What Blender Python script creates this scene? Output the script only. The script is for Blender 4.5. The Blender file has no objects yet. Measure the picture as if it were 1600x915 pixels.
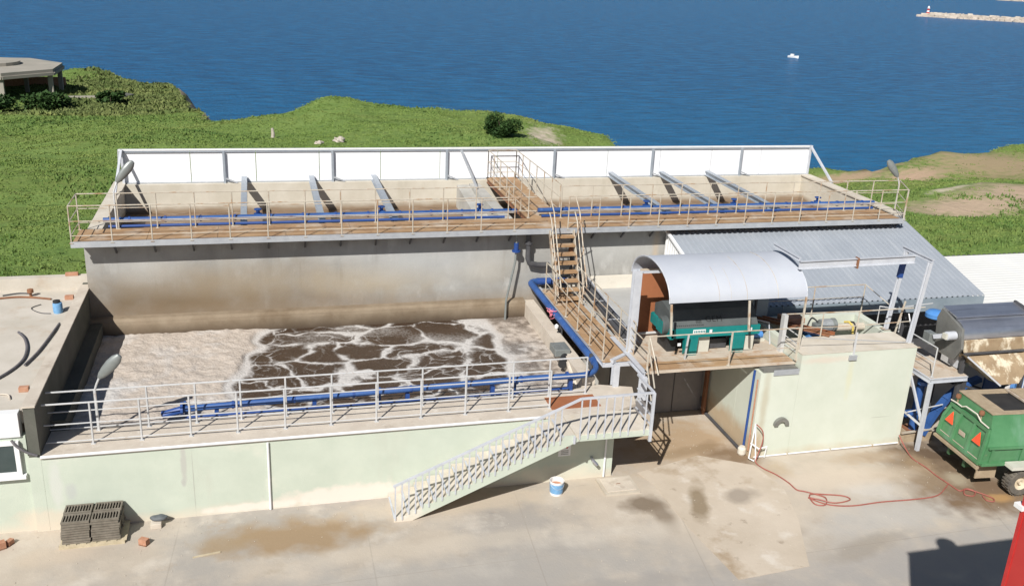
import bpy, bmesh, math, random
import numpy as np
from mathutils import Vector, Matrix
random.seed(7); RNG = np.random.default_rng(7)
sc = bpy.context.scene
R = math.radians

# ------------------------------------------------------------------ camera
def cam_axes(yaw, pitch, roll):
    y, p, r = R(yaw), R(pitch), R(roll)
    fw = Vector((math.sin(y)*math.cos(p), math.cos(y)*math.cos(p), -math.sin(p)))
    rt = Vector((math.cos(y), -math.sin(y), 0)); up = rt.cross(fw)
    return fw, rt*math.cos(r)+up*math.sin(r), -rt*math.sin(r)+up*math.cos(r)
fw, rt, up = cam_axes(15.5, 19.54, 2.7)
cd = bpy.data.cameras.new('camera'); co = bpy.data.objects.new('camera', cd)
sc.collection.objects.link(co)
M = Matrix((rt, up, -fw)).transposed().to_4x4(); M.translation = (5.08, -21.10, 13.17)
co.matrix_world = M
cd.sensor_width = 36; cd.lens = 1486/1600*36; cd.clip_end = 20000; cd.clip_start = 0.1
sc.camera = co
# ------------------------------------------------------------------ light
world = bpy.data.worlds.new('World'); sc.world = world; world.use_nodes = True
wn = world.node_tree; sky = wn.nodes.new('ShaderNodeTexSky'); sky.sky_type = 'NISHITA'
sky.sun_disc = False; sky.sun_elevation = R(42); sky.sun_rotation = R(215.4)
sky.air_density = 1.0; sky.dust_density = 0.6; sky.ozone_density = 1.2
bg = wn.nodes['Background']; bg.inputs[1].default_value = 0.05
wn.links.new(sky.outputs[0], bg.inputs[0])
SUN = Vector((0.70, 1.0, -1.08)).normalized()
sd = bpy.data.lights.new('sun', 'SUN'); sd.energy = 5.0; sd.angle = R(0.5); sd.color = (1, .965, .91)
so = bpy.data.objects.new('sun', sd); sc.collection.objects.link(so)
so.rotation_euler = SUN.to_track_quat('-Z', 'Y').to_euler()
sc.view_settings.view_transform = 'Standard'; sc.view_settings.look = 'None'
sc.view_settings.exposure = 0.25; sc.view_settings.gamma = 1

# ------------------------------------------------------------------ materials
def mat(name, cols, scale=1.5, rough=.8, metal=0, bump=0, bscale=None, extra=(), spec=None, detail=8, stretch=(1,1,1), obj=False):
    """cols: 2 colours mixed by noise; extra: list of (colour, scale, lo, hi, stretch, amount)"""
    m = bpy.data.materials.new(name); m.use_nodes = True
    n = m.node_tree.nodes; l = m.node_tree.links; b = n['Principled BSDF']
    tc = n.new('ShaderNodeTexCoord'); geo = n.new('ShaderNodeNewGeometry')
    src = tc.outputs['Object'] if obj else geo.outputs['Position']
    def noise(s, st, det=detail, seed=0):
        mp = n.new('ShaderNodeMapping'); mp.inputs['Scale'].default_value = st
        mp.inputs['Location'].default_value = (seed*3.7, seed*1.3, seed*2.1)
        l.new(src, mp.inputs[0]); t = n.new('ShaderNodeTexNoise'); t.inputs['Scale'].default_value = s
        t.inputs['Detail'].default_value = det; t.inputs['Roughness'].default_value = .62
        l.new(mp.outputs[0], t.inputs[0]); return t.outputs[0]
    def ramp(v, lo, hi):
        r = n.new('ShaderNodeMapRange'); r.inputs[1].default_value = lo; r.inputs[2].default_value = hi
        l.new(v, r.inputs[0]); return r.outputs[0]
    def mix(f, a, c):
        x = n.new('ShaderNodeMix'); x.data_type = 'RGBA'
        l.new(f, x.inputs[0])
        for k, q in ((6, a), (7, c)):
            if isinstance(q, tuple): x.inputs[k].default_value = (*q, 1)
            else: l.new(q, x.inputs[k])
        return x.outputs[2]
    c = mix(ramp(noise(scale, stretch), .32, .68), cols[0], cols[1])
    for i, e in enumerate(extra):
        col, s, lo, hi = e[:4]; st = e[4] if len(e) > 4 else (1,1,1); am = e[5] if len(e) > 5 else 1
        f = ramp(noise(s, st, 8, i+1), lo, hi)
        mm = n.new('ShaderNodeMath'); mm.operation = 'MULTIPLY'; mm.inputs[1].default_value = am
        l.new(f, mm.inputs[0]); c = mix(mm.outputs[0], c, col)
    l.new(c, b.inputs['Base Color']); b.inputs['Roughness'].default_value = rough
    b.inputs['Metallic'].default_value = metal
    if spec is not None: b.inputs['Specular IOR Level'].default_value = spec
    if bump:
        bp = n.new('ShaderNodeBump'); bp.inputs['Strength'].default_value = 1; bp.inputs['Distance'].default_value = bump
        l.new(noise(bscale or scale*8, (1,1,1), 6, 9), bp.inputs['Height']); l.new(bp.outputs[0], b.inputs['Normal'])
    return m
def zmask(m, col, z0, z1, amount=1, noise_amp=.3, scale=2.0, axis=2):
    """mix a colour in below/above a height with an uneven edge: a real water mark or splash band"""
    n = m.node_tree.nodes; l = m.node_tree.links; b = n['Principled BSDF']
    old = b.inputs['Base Color'].links[0].from_socket
    geo = n.new('ShaderNodeNewGeometry'); sp = n.new('ShaderNodeSeparateXYZ'); l.new(geo.outputs['Position'], sp.inputs[0])
    t = n.new('ShaderNodeTexNoise'); t.inputs['Scale'].default_value = scale; t.inputs['Detail'].default_value = 8
    l.new(geo.outputs['Position'], t.inputs[0])
    a = n.new('ShaderNodeMath'); a.operation = 'MULTIPLY_ADD'; a.inputs[1].default_value = noise_amp*2
    l.new(t.outputs[0], a.inputs[0])
    s2 = n.new('ShaderNodeMath'); s2.operation = 'SUBTRACT'; l.new(sp.outputs[axis], s2.inputs[0]); s2.inputs[1].default_value = noise_amp
    l.new(s2.outputs[0], a.inputs[2])
    r = n.new('ShaderNodeMapRange'); r.inputs[1].default_value = z0; r.inputs[2].default_value = z1
    r.inputs[3].default_value = 0; r.inputs[4].default_value = amount; l.new(a.outputs[0], r.inputs[0])
    x = n.new('ShaderNodeMix'); x.data_type = 'RGBA'; l.new(r.outputs[0], x.inputs[0]); l.new(old, x.inputs[6])
    x.inputs[7].default_value = (*col, 1); l.new(x.outputs[2], b.inputs['Base Color']); return m

def blot(m, cx, cy, rx, ry, col, am, rot=0, soft=.5, wall=False, namp=1.5, ns=1.7):
    n = m.node_tree.nodes; l = m.node_tree.links; b = n['Principled BSDF']; geo = n.new('ShaderNodeNewGeometry')
    old = b.inputs['Base Color'].links[0].from_socket
    mp = n.new('ShaderNodeMapping'); mp.vector_type = 'TEXTURE'
    mp.inputs['Location'].default_value = (cx,0,cy) if wall else (cx,cy,0); mp.inputs['Rotation'].default_value = (0,rot,0) if wall else (0,0,rot); mp.inputs['Scale'].default_value = (rx,1e4,ry) if wall else (rx,ry,1e4)
    l.new(geo.outputs['Position'], mp.inputs[0])
    t = n.new('ShaderNodeTexNoise'); t.inputs['Scale'].default_value = ns; t.inputs['Detail'].default_value = 8; l.new(geo.outputs['Position'], t.inputs[0])
    ln = n.new('ShaderNodeVectorMath'); ln.operation = 'LENGTH'; l.new(mp.outputs[0], ln.inputs[0])
    a = n.new('ShaderNodeMath'); a.operation = 'MULTIPLY_ADD'; a.inputs[1].default_value = namp; l.new(t.outputs[0], a.inputs[0]); 
    a2 = n.new('ShaderNodeMath'); a2.operation = 'SUBTRACT'; l.new(ln.outputs[1], a2.inputs[0]); a2.inputs[1].default_value = namp/2; l.new(a2.outputs[0], a.inputs[2])
    r = n.new('ShaderNodeMapRange'); r.inputs[1].default_value = 1+soft/2; r.inputs[2].default_value = 1-soft; r.inputs[4].default_value = am; l.new(a.outputs[0], r.inputs[0])
    x = n.new('ShaderNodeMix'); x.data_type = 'RGBA'; l.new(r.outputs[0], x.inputs[0]); l.new(old, x.inputs[6]); x.inputs[7].default_value = (*col,1)
    l.new(x.outputs[2], b.inputs['Base Color'])
MT = {}
MT['yard'] = None
MT['tankpaint'] = mat('pale_green_render', ((.45,.50,.42),(.51,.555,.47)), 1.2, .85, bump=.004, bscale=30,
    extra=[((.45,.45,.38), .9, .58, .8, (1,1,.25), .55), ((.72,.66,.58), .7, .6, .72, (1,1,1), .4), ((.38,.39,.33), 5, .66, .78, (1,1,.3), .35)])
zmask(MT['tankpaint'], (.6,.52,.42), .30, .05, .7, .25, 1.2)
for a in [(3.05,1.45,.07,.5,(.42,.42,.38),.85),(3.02,.95,.06,.12,(.40,.40,.37),.8),(.55,1.0,.13,.22,(.44,.46,.43),.8),(.25,1.2,.14,.7,(.55,.56,.52),.7),(6.9,.2,1.7,.28,(.70,.62,.55),.9),(4.6,.12,1.3,.12,(.70,.64,.57),.8),
          (3.25,.9,.012,.9,(.35,.36,.31),.8),(12.3,.3,1.2,.2,(.62,.58,.47),.6),(-.1,.3,.6,.3,(.6,.52,.42),.7)]:
    blot(MT['tankpaint'], *a, wall=True, namp=1.2, ns=4, soft=.4)
MT['boxpaint'] = mat('cream_render', ((.52,.555,.47),(.58,.61,.53)), 1.1, .85, bump=.003, bscale=30,
    extra=[((.56,.52,.4), 1.2, .58, .8, (1.2,1.2,.15), .5)])
zmask(MT['boxpaint'], (.45,.33,.2), .3, -.1, .6, .25, 1.2)
for a in [(21.05,2.3,.10,.6,(.58,.58,.42),.7),(18.45,1.6,.12,1.3,(.45,.42,.32),.8),(18.3,.3,.35,.5,(.42,.3,.18),.8),(22.3,.95,.3,.012,(.35,.35,.3),.7),(20.2,2.9,.9,.1,(.6,.5,.42),.6)]:
    blot(MT['boxpaint'], *a, wall=True, namp=1.0, ns=3, soft=.6)
MT['conc'] = mat('grey_concrete', ((.34,.33,.30),(.46,.45,.42)), 1.0, .9, bump=.006, bscale=20,
    extra=[((.24,.235,.22), 2.2, .55, .75, (1,1,.22), .7), ((.55,.54,.5), 1.6, .58, .7, (1,1,.4), .6)])
MT['backwall'] = mat('stained_wall_concrete', ((.27,.265,.25),(.37,.365,.345)), .9, .9, bump=.006, bscale=18,
    extra=[((.22,.215,.20), 1.3, .52, .72, (1,1,.22), .7), ((.46,.455,.44), 1.6, .56, .66, (1,1,.5), .6), ((.19,.17,.14), 3.2, .60, .74, (1,1,.10), .6)])
for a in [(3.2,2.6,5.0,1.05,(.20,.145,.085),.95),(2.2,2.7,2.2,.5,(.14,.10,.06),.6),(6.8,2.7,1.6,.4,(.17,.125,.08),.5),(4.2,3.9,1.2,.35,(.30,.29,.265),.5),(7.5,4.1,.9,.3,(.42,.42,.41),.5),(9.6,3.2,.9,.4,(.24,.24,.23),.5),(11.4,4.0,.6,.4,(.27,.27,.265),.5),(5.5,3.3,4.0,.5,(.30,.25,.18),.6),(8.6,3.1,2.0,.5,(.42,.36,.27),.6),(12.2,3.4,.9,.5,(.42,.38,.31),.5),(10.3,3.8,2.6,.6,(.42,.43,.43),.7),(1.6,3.9,1.1,.5,(.46,.45,.42),.5),(16.3,3.9,1.6,.6,(.46,.46,.44),.6),(18.2,3.6,.12,.9,(.5,.38,.25),.6)]:
    blot(MT['backwall'], *a, wall=True, namp=1.2, ns=1.4, soft=.9)
zmask(MT['backwall'], (.22,.165,.11), 2.75, 2.25, .6, .25, 1.2)
MT['lowwall'] = mat('foam_marked_concrete', ((.17,.125,.08),(.28,.225,.16)), 1.1, .9, bump=.006, bscale=20,
    extra=[((.26,.2,.14), 1.6, .55, .75, (1,1,.3), .6)])
zmask(MT['lowwall'], (.07,.048,.03), 2.1, 1.76, .9, .1, 2)
MT['cream'] = mat('cream_concrete', ((.48,.44,.36),(.58,.54,.46)), 1.2, .9, bump=.004, bscale=20,
    extra=[((.42,.38,.3), 3.0, .58, .75, (1,1,.2), .5), ((.25,.23,.2), 9, .68, .76, (1,1,.5), .5)])
zmask(MT['cream'], (.22,.15,.09), 3.95, 3.72, .9, .12, 1.5)
MT['creamplain'] = mat('pale_cream_concrete', ((.60,.56,.48),(.68,.64,.56)), 1.2, .9, bump=.004, bscale=20, extra=[((.45,.4,.33), 3.0, .58, .75, (1,1,1), .5)])
MT['darkconc'] = mat('shade_darkened_concrete', ((.07,.075,.06),(.12,.12,.10)), 1.3, .9, bump=.006, bscale=20,
    extra=[((.1,.095,.085), 1.4, .5, .7, (1,1,.4), .7)])  # base colour darkened to stand in for deep shade on the tank's inner wall
MT['walk'] = mat('walkway_concrete', ((.47,.41,.34),(.58,.52,.44)), 1.5, .92, bump=.006, bscale=25,
    extra=[((.33,.27,.21), 2.5, .58, .72, (1,1,1), .6), ((.66,.63,.57), 4, .6, .7, (1,1,1), .5)])
MT['slab'] = mat('sandy_slab', ((.46,.42,.355),(.56,.515,.45)), .8, .92, bump=.004, bscale=25,
    extra=[((.42,.33,.24), 1.5, .56, .7, (1,1,1), .6), ((.3,.26,.2), 8, .66, .74, (1,1,1), .5)])
MT['stair'] = mat('stair_concrete', ((.50,.45,.37),(.60,.55,.47)), 2.0, .9, bump=.003, bscale=30,
    extra=[((.55,.47,.35), 4, .55, .7, (1,1,1), .5)])
MT['white'] = mat('white_paint', ((.70,.71,.71),(.78,.78,.78)), 2, .6)
MT['panel'] = mat('white_panel', ((.76,.77,.80),(.82,.83,.85)), .6, .5, extra=[((.62,.60,.56), 1.8, .56, .8, (1,1,.12), .45), ((.5,.42,.34), 5, .66, .78, (1,1,.2), .3)])
MT['rail'] = mat('galvanised_rail', ((.50,.51,.51),(.60,.60,.6)), 6, .5, .2, extra=[((.3,.17,.09), 3, .62, .72, (1,1,1), .7)])
MT['rustrail'] = mat('rusting_rail', ((.42,.38,.31),(.54,.49,.41)), 4, .6, .1, extra=[((.33,.18,.08), 2.5, .5, .66, (1,1,1), .85)])
MT['rail_white'] = mat('pale_grey_paint', ((.46,.48,.52),(.55,.57,.61)), 4, .5, .1, extra=[((.4,.3,.2), 5, .66, .76, (1,1,1), .5)])
MT['rust'] = mat('rusty_deck', ((.29,.17,.085),(.41,.27,.15)), 1.6, .85, bump=.003, bscale=25,
    extra=[((.5,.42,.33), 1.2, .52, .68, (1,1,1), .75), ((.14,.07,.04), 3, .58, .72, (1,1,1), .7)])
MT['rustpale'] = mat('pale_rusty_deck', ((.43,.36,.28),(.53,.46,.38)), 1.5, .85, bump=.003, bscale=25,
    extra=[((.36,.2,.1), 1.8, .5, .66, (1,1,1), .8), ((.16,.1,.07), 4, .62, .75, (1,1,1), .6)])
MT['rustdark'] = mat('dark_rust', ((.17,.075,.04),(.26,.12,.06)), 3, .85)
MT['orange'] = mat('rust_red_sheet', ((.27,.095,.04),(.34,.13,.055)), 1.2, .75, extra=[((.18,.07,.035), 3, .6, .75, (1,1,.3), .6)])
MT['blue'] = mat('blue_pipe', ((.02,.065,.21),(.04,.11,.31)), 1.5, .5, extra=[((.1,.2,.42), 4, .6, .72, (1,1,1), .5), ((.12,.11,.1), 9, .68, .75, (1,1,1), .5)])
MT['bluelt'] = mat('faded_blue_pipe', ((.06,.2,.5),(.1,.27,.58)), 2.5, .35)
MT['bluedk'] = mat('dark_blue_paint', ((.015,.05,.2),(.02,.07,.26)), 2.5, .5)
MT['black'] = mat('black_rubber', ((.015,.015,.017),(.03,.03,.03)), 3, .6)
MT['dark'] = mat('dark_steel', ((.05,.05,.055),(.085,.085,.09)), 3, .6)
MT['steel'] = mat('grey_beam_paint', ((.33,.37,.42),(.42,.46,.5)), 3, .45, .3, extra=[((.3,.2,.12), 4, .64, .74, (1,1,1), .6)])
MT['greysteel'] = mat('grey_steel', ((.38,.40,.43),(.48,.5,.52)), 3, .5, .3)
MT['stainless'] = mat('stainless_steel', ((.5,.52,.58),(.62,.64,.7)), 1.5, .32, .85, extra=[((.2,.2,.24), 2, .5, .7, (.2,4,1), .6)])
MT['panelgrey'] = mat('dull_steel_plate', ((.2,.2,.19),(.28,.28,.26)), 3, .5, .5, extra=[((.4,.39,.33), 6, .62, .72, (1,1,1), .5)])
MT['dirtymetal'] = mat('muddy_chute', ((.24,.17,.10),(.35,.26,.16)), 3, .8, extra=[((.66,.59,.45), 3.2, .50, .60, (1,1,.6), .9), ((.25,.16,.09), 9, .56, .7, (1,1,1), .6), ((.2,.12,.06), 4, .6, .72, (1,1,1), .7)])
MT['hood'] = mat('shade_darkened_hood', ((.06,.07,.07),(.09,.10,.10)), 2, .7)  # dark grey, deepened in colour for the shade under the canopy
MT['teal'] = mat('teal_paint', ((.0,.16,.155),(.01,.21,.2)), 2, .4, extra=[((.1,.24,.22), 5, .62, .75, (1,1,1), .5)])
MT['beige'] = mat('beige_panel', ((.5,.49,.42),(.56,.55,.48)), 3, .7)
MT['green'] = mat('trailer_green', ((.055,.18,.075),(.09,.24,.11)), 1.6, .45, extra=[((.15,.28,.19), 2, .55, .75, (1,1,.3), .7), ((.3,.24,.15), 6, .66, .76, (1,1,1), .6)])
MT['greendk'] = mat('trailer_dark_green', ((.03,.085,.04),(.05,.12,.055)), 3, .6, extra=[((.2,.17,.1), 6, .6, .72, (1,1,1), .6)])
MT['mud'] = mat('dried_mud', ((.30,.23,.15),(.4,.32,.22)), 4, .95, bump=.01, bscale=20)
MT['reflector'] = mat('red_orange_reflector', ((.85,.07,.02),(.9,.1,.03)), 3, .4)
MT['tyre'] = mat('dusty_tyre', ((.07,.065,.06),(.16,.14,.11)), 6, .9)
MT['rim'] = mat('dusty_rim', ((.5,.42,.3),(.6,.52,.4)), 4, .7)
MT['roofgrey'] = mat('grey_roof_sheet', ((.30,.33,.37),(.35,.38,.42)), .7, .45, .1, extra=[((.48,.5,.52), 1.2, .55, .75, (4,.3,1), .4)])
MT['roofwhite'] = mat('white_roof_sheet', ((.60,.60,.58),(.67,.67,.65)), .6, .6, extra=[((.6,.59,.56), 1.2, .55, .75, (4,.3,1), .5)])
MT['canopy'] = mat('pale_canopy_sheet', ((.41,.435,.49),(.46,.485,.53)), .8, .75, 0, extra=[((.5,.5,.52), 3, .6, .78, (1,1,1), .5)])
MT['fascia'] = mat('fascia_sheet', ((.20,.25,.29),(.27,.32,.36)), 1.4, .5, .1)
MT['flatroof'] = mat('grey_flat_roof', ((.36,.36,.35),(.43,.43,.42)), 1, .9, bump=.003, bscale=20, extra=[((.27,.27,.26), 2, .56, .7, (1,1,1), .5)])
MT['wallgrey'] = mat('light_grey_render', ((.52,.51,.5),(.6,.59,.58)), 1, .85, extra=[((.4,.36,.3), 1.4, .56, .75, (1,1,.3), .6)])
MT['doorgrey'] = mat('grey_door', ((.17,.165,.17),(.22,.21,.21)), 2, .6)  # grey set darker so the colour carries shade under the platform
MT['glass'] = mat('window_glass', ((.03,.05,.05),(.05,.07,.07)), 2, .08, 0, spec=.8)
MT['brick'] = mat('terracotta', ((.36,.17,.10),(.47,.26,.17)), 6, .9, extra=[((.65,.5,.4), 8, .6, .7, (1,1,1), .5)])
MT['grate'] = mat('cast_grate', ((.13,.115,.09),(.21,.185,.15)), 8, .85, extra=[((.12,.09,.07), 9, .55, .7, (1,1,1), .5)])
MT['tarp'] = mat('grey_sack', ((.08,.09,.1),(.13,.14,.15)), 5, .7)
MT['hose'] = mat('red_hose', ((.26,.075,.06),(.36,.12,.09)), 8, .55)
MT['hosedk'] = mat('grey_hose', ((.09,.085,.09),(.16,.15,.16)), 6, .6)
MT['bucketblue'] = mat('bucket_blue_label', ((.12,.28,.5),(.2,.4,.62)), 12, .5)
MT['red'] = mat('red_paint', ((.42,.02,.02),(.5,.035,.03)), 3, .4)
MT['redwall'] = mat('red_wall_sheet', ((.40,.02,.02),(.47,.035,.03)), 1, .5)
MT['rock'] = mat('pale_rock', ((.36,.31,.26),(.52,.47,.41)), 1.2, .95, bump=.05, bscale=3, obj=True)
MT['bark'] = mat('bark', ((.1,.075,.05),(.17,.13,.09)), 6, .95)
MT['leaf'] = mat('bush_leaves', ((.018,.045,.012),(.05,.1,.025)), 1.6, .7, spec=.2)
MT['ruinconc'] = mat('old_concrete', ((.28,.26,.22),(.36,.33,.28)), .3, .95, extra=[((.24,.24,.2), .5, .55, .7, (1,1,1), .6)])
MT['ruinbrick'] = mat('old_brick_wall', ((.2,.09,.06),(.28,.13,.08)), .8, .95)
MT['lampgrey'] = mat('lamp_housing', ((.2,.215,.21),(.26,.28,.27)), 5, .4, .3)
MT['yellow'] = mat('yellow_strap', ((.5,.38,.08),(.62,.48,.12)), 6, .7)
MT['wood'] = mat('pallet_wood', ((.4,.34,.23),(.52,.45,.32)), 8, .9)
MT['pink'] = mat('pink_cable', ((.75,.2,.25),(.85,.3,.35)), 6, .5)
MT['cover'] = mat('manhole_concrete', ((.42,.37,.3),(.52,.47,.39)), 3, .92, bump=.003, bscale=30, extra=[((.3,.27,.22), 5, .6, .72, (1,1,1), .5)])

# ------------------------------------------------------------------ helpers
COL = sc.collection
def wloc(o):
    v = Vector((0,0,0))
    while o is not None: v += o.location; o = o.parent
    return v
class MB:
    def __init__(s): s.v = []; s.f = []
    def add(s, vs, fs):
        k = len(s.v); s.v += [tuple(p) for p in vs]; s.f += [tuple(i+k for i in f) for f in fs]; return s
    def box(s, a, b, M=None):
        x0,y0,z0 = a; x1,y1,z1 = b
        vs = [(x0,y0,z0),(x1,y0,z0),(x1,y1,z0),(x0,y1,z0),(x0,y0,z1),(x1,y0,z1),(x1,y1,z1),(x0,y1,z1)]
        if M: vs = [M @ Vector(p) for p in vs]
        return s.add(vs, [(0,3,2,1),(4,5,6,7),(0,1,5,4),(1,2,6,5),(2,3,7,6),(3,0,4,7)])
    def bar(s, p, q, w, h=None, up=(0,0,1)):
        h = h or w; p = Vector(p); q = Vector(q); d = (q-p).normalized(); u = Vector(up)
        if abs(d.dot(u)) > .98: u = Vector((0,1,0))
        r = d.cross(u).normalized(); u = r.cross(d)
        c = [(-w/2,-h/2),(w/2,-h/2),(w/2,h/2),(-w/2,h/2)]
        vs = [p+r*a+u*b for a,b in c]+[q+r*a+u*b for a,b in c]
        return s.add(vs, [(0,1,2,3),(7,6,5,4),(0,4,5,1),(1,5,6,2),(2,6,7,3),(3,7,4,0)])
    def ibeam(s, p, q, w, h, t=.02, up=(0,0,1)):
        p = Vector(p); q = Vector(q); d = (q-p).normalized(); u = Vector(up)
        if abs(d.dot(u)) > .98: u = Vector((0,1,0))
        r = d.cross(u).normalized(); u2 = r.cross(d)
        s.bar(p+u2*(h/2-t/2), q+u2*(h/2-t/2), w, t, u2); s.bar(p-u2*(h/2-t/2), q-u2*(h/2-t/2), w, t, u2)
        return s.bar(p, q, t, h-2*t, u2)
    def tube(s, pts, r, n=10, cap=True, r2=None):
        pts = [Vector(p) for p in pts]; N = len(pts); k0 = len(s.v); prev = None
        for i, p in enumerate(pts):
            d = (pts[min(i+1,N-1)]-pts[max(i-1,0)]).normalized()
            if prev is None:
                a = Vector((0,0,1)) if abs(d.z) < .9 else Vector((1,0,0)); u = (a-d*a.dot(d)).normalized()
            else: u = (prev-d*prev.dot(d)).normalized()
            prev = u; w = d.cross(u); rr = r if r2 is None else r+(r2-r)*i/(N-1)
            for j in range(n):
                t = 2*math.pi*j/n; s.v.append(tuple(p+u*rr*math.cos(t)+w*rr*math.sin(t)))
        for i in range(N-1):
            for j in range(n):
                a = k0+i*n+j; b = k0+i*n+(j+1)%n; s.f.append((a,b,b+n,a+n))
        if cap:
            s.f.append(tuple(k0+j for j in range(n))[::-1]); s.f.append(tuple(k0+(N-1)*n+j for j in range(n)))
        return s
    def prism(s, poly, a, b, axis=1):
        """extrude a 2D polygon along axis between a and b"""
        def P(u, v, w): return {0:(w,u,v),1:(u,w,v),2:(u,v,w)}[axis]
        n = len(poly); vs = [P(u,v,a) for u,v in poly]+[P(u,v,b) for u,v in poly]
        fs = [tuple(range(n))[::-1], tuple(range(n,2*n))]+[(i,(i+1)%n,(i+1)%n+n,i+n) for i in range(n)]
        return s.add(vs, fs)
    def lathe(s, prof, c, n=20, axis=2, cap=True):
        k = len(s.v)
        for r, h in prof:
            for j in range(n):
                t = 2*math.pi*j/n; a, b = r*math.cos(t), r*math.sin(t)
                o = {2:(a,b,h),1:(a,h,b),0:(h,a,b)}[axis]; s.v.append((c[0]+o[0],c[1]+o[1],c[2]+o[2]))
        for i in range(len(prof)-1):
            for j in range(n):
                a = k+i*n+j; b = k+i*n+(j+1)%n; s.f.append((a,b,b+n,a+n))
        if cap:
            s.f.append(tuple(k+j for j in range(n))[::-1]); s.f.append(tuple(k+(len(prof)-1)*n+j for j in range(n)))
        return s
    def build(s, name, m, parent=None, base=None, smooth=False, bevel=0, local=False, matobj=None):
        if base is not None: off = Vector((0,0,0)) if local else Vector(base)
        elif parent is not None and not local: off = wloc(parent)
        else: off = Vector((0,0,0))
        me = bpy.data.meshes.new(name); me.from_pydata([tuple(Vector(p)-off) for p in s.v], [], s.f)
        bm = bmesh.new(); bm.from_mesh(me); bmesh.ops.recalc_face_normals(bm, faces=bm.faces)
        if bevel: 
            es = [e for e in bm.edges if e.is_manifold and e.calc_face_angle(0) > .6]
            bmesh.ops.bevel(bm, geom=es, offset=bevel, segments=2, affect='EDGES', profile=.5)
        bm.to_mesh(me); bm.free()
        if smooth:
            me.shade_smooth(); me.set_sharp_from_angle(angle=R(40))
        me.materials.append(MT[m] if isinstance(m, str) else m)
        o = bpy.data.objects.new(name, me); COL.objects.link(o)
        if parent is not None: o.parent = parent
        elif base is not None: o.location = base
        return o
def tag(o, label, cat, group=None, kind=None):
    if label: o['label'] = label
    if cat: o['category'] = cat
    if group: o['group'] = group
    if kind: o['kind'] = kind
    return o
def thing(name, label, cat, loc=(0,0,0), rz=0, group=None):
    o = bpy.data.objects.new(name, None); o.empty_display_size = .2; COL.objects.link(o)
    o.location = loc; o.rotation_euler = (0,0,rz); return tag(o, label, cat, group)
def struct(o): o['kind'] = 'structure'; return o
def copy_tree(o, parent=None):
    c = o.copy(); COL.objects.link(c)
    if parent is not None: c.parent = parent
    for ch in [q for q in bpy.data.objects if q.parent == o]: copy_tree(ch, c)
    return c
def L(p, q, t): return tuple(a+(b-a)*t for a, b in zip(p, q))
def railing(parent, p, q, n, hs, m, r=.018, pr=.02, name='railing', posts=True, ts=None):
    """a straight run of rails (one part) with its posts as sub-parts"""
    mb = MB()
    for h in hs: mb.tube([(p[0],p[1],p[2]+h),(q[0],q[1],q[2]+h)], r if h == max(hs) else r*.75, 6)
    o = mb.build(name, m, parent)
    ts = ts or [i/(n-1) for i in range(n)]
    for t in ts:
        a = L(p, q, t); pb = MB().tube([a, (a[0],a[1],a[2]+max(hs))], pr, 6)
        if posts: pb.box((a[0]-.05,a[1]-.05,a[2]-.004),(a[0]+.05,a[1]+.05,a[2]+.012)).build('post', m, o)
    return o
def disp(me_pts): pass

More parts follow.
